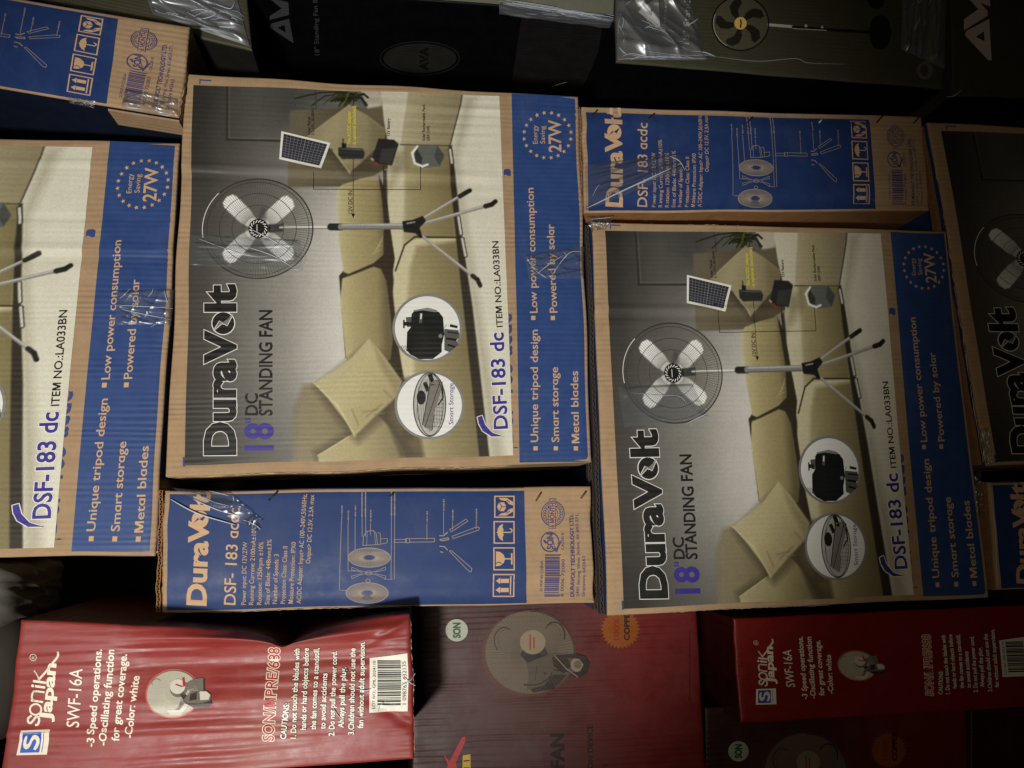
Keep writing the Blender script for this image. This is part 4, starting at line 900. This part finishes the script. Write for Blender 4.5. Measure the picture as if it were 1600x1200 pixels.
for k, a in WIDE.items(): a.build(k, fL, L_, [(648, 925), (1085, 905), (1099, 1130), (645, 1145)], [(1093, 1119), (1494, 1100), (1506, 1306), (1092, 1320)], .0006, maxe=24)
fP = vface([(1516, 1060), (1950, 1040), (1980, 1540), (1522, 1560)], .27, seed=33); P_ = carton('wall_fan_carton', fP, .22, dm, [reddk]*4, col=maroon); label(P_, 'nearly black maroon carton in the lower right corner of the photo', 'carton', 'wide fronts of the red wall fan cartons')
fQ = vface([(1010, 880), (1300, 880), (1300, 1030), (1142, 1124)], .29, seed=34) if False else vface([(900, 890), (1330, 880), (1340, 1105), (905, 1115)], .36, seed=34)
Q_ = carton('wall_fan_carton', fQ, .2, dm, [reddk]*4, col=maroon); label(Q_, 'plain dark red carton far back between the wide maroon and narrow red cartons', 'carton')
# ------------------------------------------------------------------ cartons wrapped in film along the top of the photo
oliv, blackm = M_olive(), M_black()
grey_l, dim_l = M_ink('olive_white', (222, 220, 208)), M_ink('dim_grey', (96, 92, 92), .5)
def box_with_front(name, lab, q, Y, depth, seed, front, sides, cat='carton', group=None):
    f = vface(q, Y, seed=seed, bulge=.0015, wav=.001); o = carton(name, f, depth, front, sides); label(o, lab, cat, group); return o, f
N_, fN = box_with_front('stand_fan_carton', 'olive stand fan carton with black fan picture under clear film, at the top right', [(962, -330), (1500, -300), (1473, 139), (962, 97)], .02, .40, 41, oliv, [blackm, oliv, blackm, blackm], group='film wrapped stand fan cartons')
n = Art(); n.poly([(997, 20), (1004, 12), (1028, -3), (1031, 44), (1027, 44)], grey_l, 0, [[(1008, 20), (1018, 26), (1020, 14)]]); n.poly([(998, 12), (1012, -2), (1000, -12), (990, -14), (990, -2)], grey_l)
n.text('advanced', (1039, 51), (1042, 2), 5, grey_l); n.text('18" Standing Fan', (1076, 70), (1079, -50), 9.5, grey_l, bold=.01); n.build('title_lettering', fN, N_, maxe=20)
g = Art(); kd, kg, kl, ky = M_ink('blade_black', (38, 36, 28)), M_ink('ring_black', (24, 22, 18)), M_ink('pole_light', (196, 192, 176)), M_ink('hub_yellow', (232, 196, 110)); cx, cy = 1156, 38
gl2 = M_ink('guard_olive', (88, 84, 66)); g.ell(cx, cy, 43, 41, gl2)
for k in range(5):
    a0 = math.radians(72*k+20); P = []
    for rr, da in ((10, -.3), (20, -.42), (32, -.36), (39, -.16), (39, .14), (33, .26), (22, .16), (10, .3)): P.append((cx+rr*math.cos(a0+da+rr*.012), cy+rr*.96*math.sin(a0+da+rr*.012)))
    g.poly(P, kd, 1)
g.ring(cx, cy, 44, 42, 2.2, kg, 2); g.ring(cx, cy, 42, 40, .8, kl, 2, 40, 120, 200); g.ell(cx, cy, 9.6, 9.6, ky, 3); g.line([(cx, cy-5), (cx+1, cy+1)], 2.6, M_ink('hub_brown', (120, 50, 20)), 4); g.line([(cx, cy+3), (cx, cy+6)], 3, M_ink('hub_brown', (120, 50, 20)), 4)
g.line([(1200, 40), (1236, 43)], 4.6, kl, 1); g.line([(1236, 44), (1330, 50), (1362, 52)], 4.4, kg, 1); g.line([(1238, 46), (1290, 49)], 1.2, kl, 2); g.ell(1258, 42, 2.4, 2.4, kl, 3); g.ell(1283, 44, 2, 2, kl, 3)
g.ell(1374, 52, 17, 27, kg, 0); g.ell(1368, -2, 14, 17, kg, 0); g.build('fan_picture', fN, N_, maxe=20)
s = Art(); s.ell(1444, 111, 13, 14, dim_l); s.ell(1443, 111, 6, 9, oliv, 1); s.ell(1437, 77, 8, 7, dim_l); s.line([(1430, 64), (1447, 74)], 3, dim_l); s.line([(1451, 66), (1456, 94)], 3.4, dim_l); s.poly([(1432, 83), (1448, 80), (1447, 86)], dim_l); s.build('handling_symbols', fN, N_)
O_, fO = box_with_front('stand_fan_carton', 'dark stand fan carton with large white capital letters in the upper right corner', [(1482, -330), (1640, -320), (1650, 152), (1488, 150)], .035, .35, 42, mat('dark_olive_print', (62, 58, 46), .5, .3), [blackm, blackm, blackm, oliv], group='film wrapped stand fan cartons')
wl = M_ink('large_letter', (190, 174, 162)); a = Art()
a.poly([(1507, 56), (1509, 49), (1544, 31), (1548, 95), (1543, 95)], wl, 0, [[(1523.5, 58.5), (1536, 50), (1537, 66)]]); a.poly([(1505.5, 31), (1505.5, 48), (1541.5, 26), (1542, 19), (1526, 0), (1514, 0), (1527.5, 15.5)], wl); a.poly([(1500, -8), (1540, -34), (1546, 12)], wl); a.build('title_lettering', fO, O_)
# black narrow box: its front only shows as the pale strip at the very top, its long dark side faces down the photo
pM = [at(372, -26, .03), at(966, 27, .03)]; fMf = vface([(372, -230), (966, -160), (966, 27), (372, -26)], .03, seed=43, bulge=.001)
c3 = [pM[0], pM[1], pM[1]+np.array([0, .40, 0]), pM[0]+np.array([0, .40, 0])]
fM = Face(c3, seed=44, bulge=.001, wav=.0015)
M_ = carton('stand_fan_carton', fM, .30, blackm, [mat('pale_front', (112, 112, 96), .5, .35), blackm, blackm, oliv], into=(1, 0, .0)); label(M_, 'black stand fan carton side with a dim oval emblem, above the middle carton', 'carton', 'film wrapped stand fan cartons')
a = Art(); ov = M_ink('oval_grey', (36, 33, 28), .6); gk = M_ink('dim_title', (66, 65, 67), .5)
a.ring(656, 90, 62, 26, 1.6, ov); a.ell(656, 90, 57, 23, ov); a.text('AVA', (669, 108), (669, 74), 13, M_ink('oval_black', (20, 18, 16)), 1, bold=.05); a.build('oval_emblem', fM, M_, maxe=12)
a = Art(); a.poly([(422, 42), (424, 36), (452, 28), (459, 66), (455, 64)], gk, 0, [[(434, 42), (445, 38), (447, 50)]]); a.poly([(422, 30), (452, 22), (450, 2), (420, -4), (440, 12), (422, 24)], gk); a.text('18" Standing Fan Blade', (499, 85), (495, -22), 7, gk, bold=.01); a.build('title_lettering', fM, M_, maxe=12)
a = Art(); a.poly([(815, 26), (940, 40), (932, 120), (908, 150), (796, 150)], M_ink('dark_label', (24, 20, 18), .6)); a.build('paper_label', fM, M_, maxe=14)
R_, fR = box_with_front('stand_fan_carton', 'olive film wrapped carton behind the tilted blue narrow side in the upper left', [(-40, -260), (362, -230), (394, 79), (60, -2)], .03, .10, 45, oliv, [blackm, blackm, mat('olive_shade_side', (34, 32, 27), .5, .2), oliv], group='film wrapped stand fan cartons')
s = Art(); s.ring(353, 40, 18, 14, 2, dim_l, 0, 40); s.ell(353, 40, 13, 10, mat('olive_grey', (110, 108, 98), .4)); s.ring(320, 28, 17, 6, 1.6, dim_l); s.ring(350, 2, 14, 9, 2, dim_l); s.build('handling_symbols', fR, R_)
# ------------------------------------------------------------------ clear film, tape, and pale tubes for creases and their glints
CM = crease_mat()
def streak(f, parent, pts, r, lift=.0022, name='crease_glint', n=24):
    P = bez(pts, n); X = on(f, P, lift); k = np.linspace(0, 1, n); rad = .78*r*(0.25+0.75*np.sin(math.pi*np.clip(k, .02, .98))**.7)
    return tube(name, X, rad, CM, parent, 6)
def tape(f, parent, quad, seed, amp=.0016, stretch=(1, 1), nx=60, ny=44): return film('clear_tape', f, quad, parent, seed, .0014, amp, nx, ny, stretch)
t = tape(fE, E_, [(268, 762), (360, 768), (412, 812), (402, 830)], 5, .0035, (1, .3), 110, 40)
for p, r in (([(267, 780), (310, 802), (369, 820)], .0011), ([(303, 780), (340, 796), (376, 806)], .0009), ([(308, 772), (335, 784), (358, 790)], .0006), ([(392, 818), (400, 820), (408, 827)], .0008), ([(328, 766), (345, 770), (358, 774)], .0005), ([(380, 812), (392, 816), (403, 822)], .0005)): streak(fE, t, p, r, .0035)
t = tape(fF, F_, [(913, 258), (1062, 240), (1070, 268), (915, 330)], 6, .001, (1, -.4))
streak(fF, t, [(916, 326), (980, 296), (1047, 265)], .0013, .003); streak(fF, t, [(956, 306), (1000, 288), (1040, 272)], .0004, .003); streak(fF, t, [(1045, 246), (1060, 254), (1068, 268)], .0006, .003); streak(fF, t, [(925, 308), (931, 296), (936, 290)], .0004, .003)
t = tape(fB, B_, [(182, 455), (270, 452), (265, 508), (182, 508)], 7, .0010)
for p, r in (([(184, 478), (225, 480), (268, 482)], .0006), ([(190, 484), (225, 492), (266, 500)], .0006), ([(257, 455), (259, 465), (262, 475)], .0006), ([(205, 452), (195, 462), (188, 468)], .0004), ([(215, 470), (207, 490), (222, 496)], .0005), ([(236, 512), (250, 504), (262, 502)], .0004), ([(232, 465), (238, 458), (240, 452)], .0005)): streak(fB, t, p, r)
t = tape(fA, A_, [(820, 400), (914, 385), (914, 436), (826, 436)], 8, .0008)
for p, r in (([(838, 430), (850, 420), (864, 410), (880, 400)], .0006), ([(862, 432), (874, 414), (890, 396), (908, 394)], .0006), ([(823, 404), (830, 416), (840, 424)], .0004), ([(836, 424), (848, 432), (854, 436)], .0005), ([(880, 395), (885, 401), (878, 408)], .0004)): streak(fA, t, p, r)
t = tape(fA, A_, [(296, 366), (470, 376), (474, 424), (296, 414)], 9, .0007)
for p, r in (([(312, 374), (350, 388), (392, 401), (420, 402)], .0006), ([(392, 359), (420, 373), (455, 393)], .0008), ([(384, 386), (425, 400), (458, 419)], .0008), ([(458, 419), (472, 413), (477, 402), (473, 396)], .0003), ([(454, 422), (470, 420), (480, 404)], .0003)): streak(fA, t, p, r, .002)
t = tape(fC, C_, [(965, 605), (1080, 600), (1105, 652), (975, 668)], 10, .0007)
for p, r in (([(1070, 663), (1085, 655), (1100, 648), (1103, 645)], .0008), ([(985, 614), (1030, 618), (1060, 620), (1072, 632)], .0004), ([(1095, 650), (1102, 652), (1104, 650)], .0005)): streak(fC, t, p, r, .002)
t = I_
for p, r in (([(520, 1104), (528, 1116), (536, 1124)], .0005), ([(555, 1076), (572, 1078), (580, 1075)], .0006), ([(590, 1114), (594, 1102), (604, 1094)], .0004), ([(630, 1056), (640, 1066), (648, 1072)], .0006), ([(626, 1070), (640, 1062), (648, 1052)], .0005), ([(572, 1118), (562, 1120), (553, 1118)], .0005)): streak(fI, t, p, r)
t = tape(fG, G_, [(106, 152), (150, 158), (146, 168), (108, 160)], 13, .001); t = tape(fG, G_, [(195, 140), (278, 155), (278, 184), (190, 168)], 14, .0016)
for p, r in (([(198, 168), (208, 170), (218, 171)], .0013), ([(224, 148), (228, 152), (232, 155)], .0006), ([(248, 178), (262, 181), (270, 180)], .0007)): streak(fG, t, p, r)
t = tape(fC, C_, [(914, 340), (960, 338), (946, 358), (926, 362)], 15, .0016); streak(fC, t, [(920, 343), (942, 341), (958, 339)], .0004, .003)
fd = mat('flute_dark', (72, 64, 60), .8, .1); flute_edge(fC, [(920, 349), (943, 961)], C_, .004, -.006, fd); flute_edge(fC, [(914, 352), (937, 956)], C_, .004, -.02, fd)  # board edge colour darkened to stand for shade between the stacked cartons
flute_edge(fD, [(1447, 194), (1538, 726)], D_, .004, -.008)
t = tape(fC, C_, [(1521, 740), (1534, 735), (1536, 790), (1524, 800)], 16, .0012); t = tape(fD, D_, [(1532, 670), (1544, 668), (1550, 724), (1540, 728)], 17, .0014)
streak(fH, H_, [(1546, 757), (1554, 830), (1558, 918)], .0007, .001)  # pale tube drawn as the lit board edge of this carton
# stretch film over the olive and black boxes
def wrap(f, parent, quad, seed, amp, stretch=(1, .2), nx=120, ny=60): return film('stretch_film', f, quad, parent, seed, .003, amp, nx, ny, stretch, film_mat('wrap_film', .09, .34, .16, .85))
t = wrap(fN, N_, [(963, -40), (1062, -40), (1104, 96), (963, 96)], 21, .004, (1, .45))
for p, r in (([(970, 92), (985, 88), (1010, 93), (1040, 97)], .0007), ([(965, 78), (970, 84), (976, 88)], .0008), ([(1068, 44), (1076, 42), (1088, 34)], .0011), ([(1030, 60), (1055, 74), (1084, 86)], .0005), ([(1080, 84), (1098, 86), (1114, 92)], .0010), ([(968, 26), (973, 36), (970, 48)], .0010), ([(975, 12), (984, 6), (994, -2)], .0009), ([(1003, 26), (1010, 23), (1013, 25)], .0009), ([(1005, 48), (1012, 46), (1014, 42)], .0006), ([(1040, 3), (1046, 5), (1049, 0)], .0010), ([(1046, 50), (1056, 58), (1060, 62)], .0005)): streak(fN, t, p, r, .006)
def bundle(f, parent, a, b, n, seed, spread, r=.00045, lift=.005):  # scattered pale tubes stand for streaky highlights on the wrap
    q = np.random.RandomState(seed); a, b = np.array(a, float), np.array(b, float); d = b-a; nv = np.array([-d[1], d[0]])/np.linalg.norm(d)
    for k in range(n):
        s0, s1 = sorted(q.uniform(0, 1, 2)); s1 = max(s1, s0+.15); o0, o1 = q.normal(0, spread, 2)
        streak(f, parent, [a+d*s0+nv*o0, a+d*(s0+s1)/2+nv*(o0+o1)*.5+nv*q.normal(0, 1.2), a+d*s1+nv*o1*.6], r*q.uniform(.4, 1.3), lift, n=12)
bundle(fN, t, (962, 92), (1116, 92), 12, 1, 4.5); bundle(fN, t, (985, 30), (1096, 88), 8, 2, 9, .0004); bundle(fN, t, (966, 30), (974, 88), 6, 3, 4, .0006)
streak(fN, N_, [(1108, 89), (1180, 97), (1240, 93), (1262, 100), (1320, 102)], .0004, .002)
t = wrap(fN, N_, [(1408, -20), (1474, -20), (1474, 110), (1405, 80)], 22, .003, (-.4, 1))
for p, r in (([(1421, 62), (1428, 46), (1434, 30)], .0012), ([(1424, 50), (1428, 40), (1430, 32)], .0009), ([(1440, 44), (1442, 40), (1440, 36)], .0007), ([(1428, 2), (1432, 8), (1436, 4)], .0008), ([(1447, 12), (1450, 4), (1451, -4)], .0005), ([(1462, 8), (1464, 2), (1465, -4)], .0005)): streak(fN, t, p, r, .005)
t = wrap(fR, R_, [(215, -40), (360, -40), (391, 75), (240, 24)], 23, .004, (1, .2))
for p, r in (([(294, 24), (316, 34), (338, 27), (318, 20), (300, 22)], .0008), ([(336, 10), (346, 14), (362, 18), (368, 8)], .0008), ([(344, 46), (358, 47), (370, 46)], .0010), ([(262, 24), (280, 28), (292, 36)], .0006), ([(340, 30), (352, 34), (366, 36)], .0007), ([(300, 48), (340, 52), (380, 66)], .0006)): streak(fR, t, p, r, .006)
t = wrap(fM, M_, [(780, 4), (964, 28), (960, 42), (780, 20)], 24, .002, (1, .1), 90, 14)
for p, r in (([(800, 4), (850, 12), (900, 19), (962, 27)], .0010), ([(790, 0), (830, 5), (880, 13)], .0007), ([(860, 132), (872, 128), (886, 124)], .0004)): streak(fM, t, p, r, .004)
bundle(fM, t, (770, 4), (964, 29), 16, 4, 3.5, .0005, .004); bundle(fR, R_, (290, 14), (386, 40), 10, 6, 10, .0004, .006)
streak(fO, O_, [(1478, 152), (1490, 150), (1500, 142)], .0006, .003)
# ------------------------------------------------------------------ things showing at the left edge
def lump(name, c, rad, seed, M, amp, lab, cat, sq=4.0, nu=90, nv=60):
    r = np.random.RandomState(seed); V = []
    for j in range(nv+1):
        th = math.pi*j/nv
        for i in range(nu):
            ph = 2*math.pi*i/nu; d = np.array([math.sin(th)*math.cos(ph), math.sin(th)*math.sin(ph), math.cos(th)])
            k = (np.abs(d)**sq).sum()**(-1/sq); V.append(d*k)
    V = np.array(V); z = np.zeros(len(V))
    for q in range(8):
        a = r.normal(size=3)*r.uniform(2, 6); z += (1-np.abs(np.sin(V @ a+r.uniform(0, 6))))**2*r.uniform(.3, 1)
    V = np.array(c)+V*np.array(rad)+V/np.linalg.norm(V, axis=1)[:, None]*(z*amp)[:, None]
    F = [(j*nu+i, j*nu+(i+1) % nu, (j+1)*nu+(i+1) % nu, (j+1)*nu+i) for j in range(nv) for i in range(nu)]
    o = mesh(name, V, F, [M], None, None, np.zeros((len(V), 2)), None, True); label(o, lab, cat); return o
p0, p1 = at(74, 884, .05), at(74, 968, .05); pc = at(-48, 925, .075)
lump('plastic_bag', pc+np.array([0, 0, .0]), (abs(p0[0]-p1[0])*.56, .08, .076), 3, mat('bag_white', (84, 80, 72), .6, .2), .0025, 'crumpled dull grey bag behind the red carton at the left edge', 'bag', 7)
pd = at(-25, 1050, .06); lump('foam_roll', pd, (.075, .06, .060), 4, mat('roll_grey', (58, 52, 46), .7, .2), .0005, 'dark grey rounded roll at the left edge beside the red carton', 'roll', 3)
# ------------------------------------------------------------------ floor and back wall
zf_ = min(at(2120, 715, 0)[2], at(2085, 905, 0)[2])
fm = mat('shop_concrete', (70, 62, 54), .85, .2)
me = mesh('floor', [(-4, -4, zf_-.004), (4, -4, zf_-.004), (4, 2, zf_-.004), (-4, 2, zf_-.004)], [(0, 1, 2, 3)], [fm], None, None, np.array([(0, 0), (8, 0), (8, 6), (0, 6)])); me['kind'] = 'structure'
wm = mat('dark_plaster', (26, 22, 20), .9, .1)
bw = mesh('back_wall', [(-4, .9, zf_-.004), (4, .9, zf_-.004), (4, .9, zf_+3), (-4, .9, zf_+3), (-4, 1.0, zf_-.004), (4, 1.0, zf_-.004), (4, 1.0, zf_+3), (-4, 1.0, zf_+3)], [(0, 1, 2, 3), (4, 7, 6, 5), (0, 4, 5, 1), (3, 2, 6, 7), (0, 3, 7, 4), (1, 5, 6, 2)], [wm], None, None, np.zeros((8, 2))); bw['kind'] = 'structure'
# worn, fibrous rims where the board's liner has torn
def frayed(f, parent, p, q, seed, n=90, r0=.0007):
    r = np.random.RandomState(seed); k = np.linspace(0, 1, n); P = np.array(p)+(np.array(q)-np.array(p))*k[:, None]
    P = P + r.normal(0, .35, P.shape); rad = r0*np.clip(.35+.9*np.abs(np.convolve(r.normal(size=n), np.ones(4)/4, 'same')), .2, 2.2)
    tube('frayed_edge', on(f, P, -.0012), rad, mat('torn_liner', (188, 162, 128), .85, .1), parent, 5)
frayed(fA, A_, (260, 745.5), (800, 727), 1); frayed(fA, A_, (290, 116), (600, 133), 2, r0=.0005); frayed(fC, C_, (926, 347), (1180, 353), 3, r0=.0009); frayed(fE, E_, (253, 957.5), (640, 950), 4, r0=.0005)
frayed(fE, E_, (256.5, 768), (251, 955), 5); frayed(fF, F_, (909, 168), (1020, 171), 6, 40, .0011); frayed(fB, B_, (236, 867), (244, 860), 7, 12, .0012); frayed(fC, C_, (950, 961), (1300, 946), 8, r0=.0005); frayed(fI, I_, (641.5, 954), (648, 1185), 9, r0=.0007); frayed(fB, B_, (20, 217), (275, 222.5), 10, r0=.0005); frayed(fG, G_, (296, 43), (279, 182), 11, 40, .0008); frayed(fD, D_, (1453, 195), (1540, 722), 12, r0=.0008)
bpy.data.objects.remove(_fo)
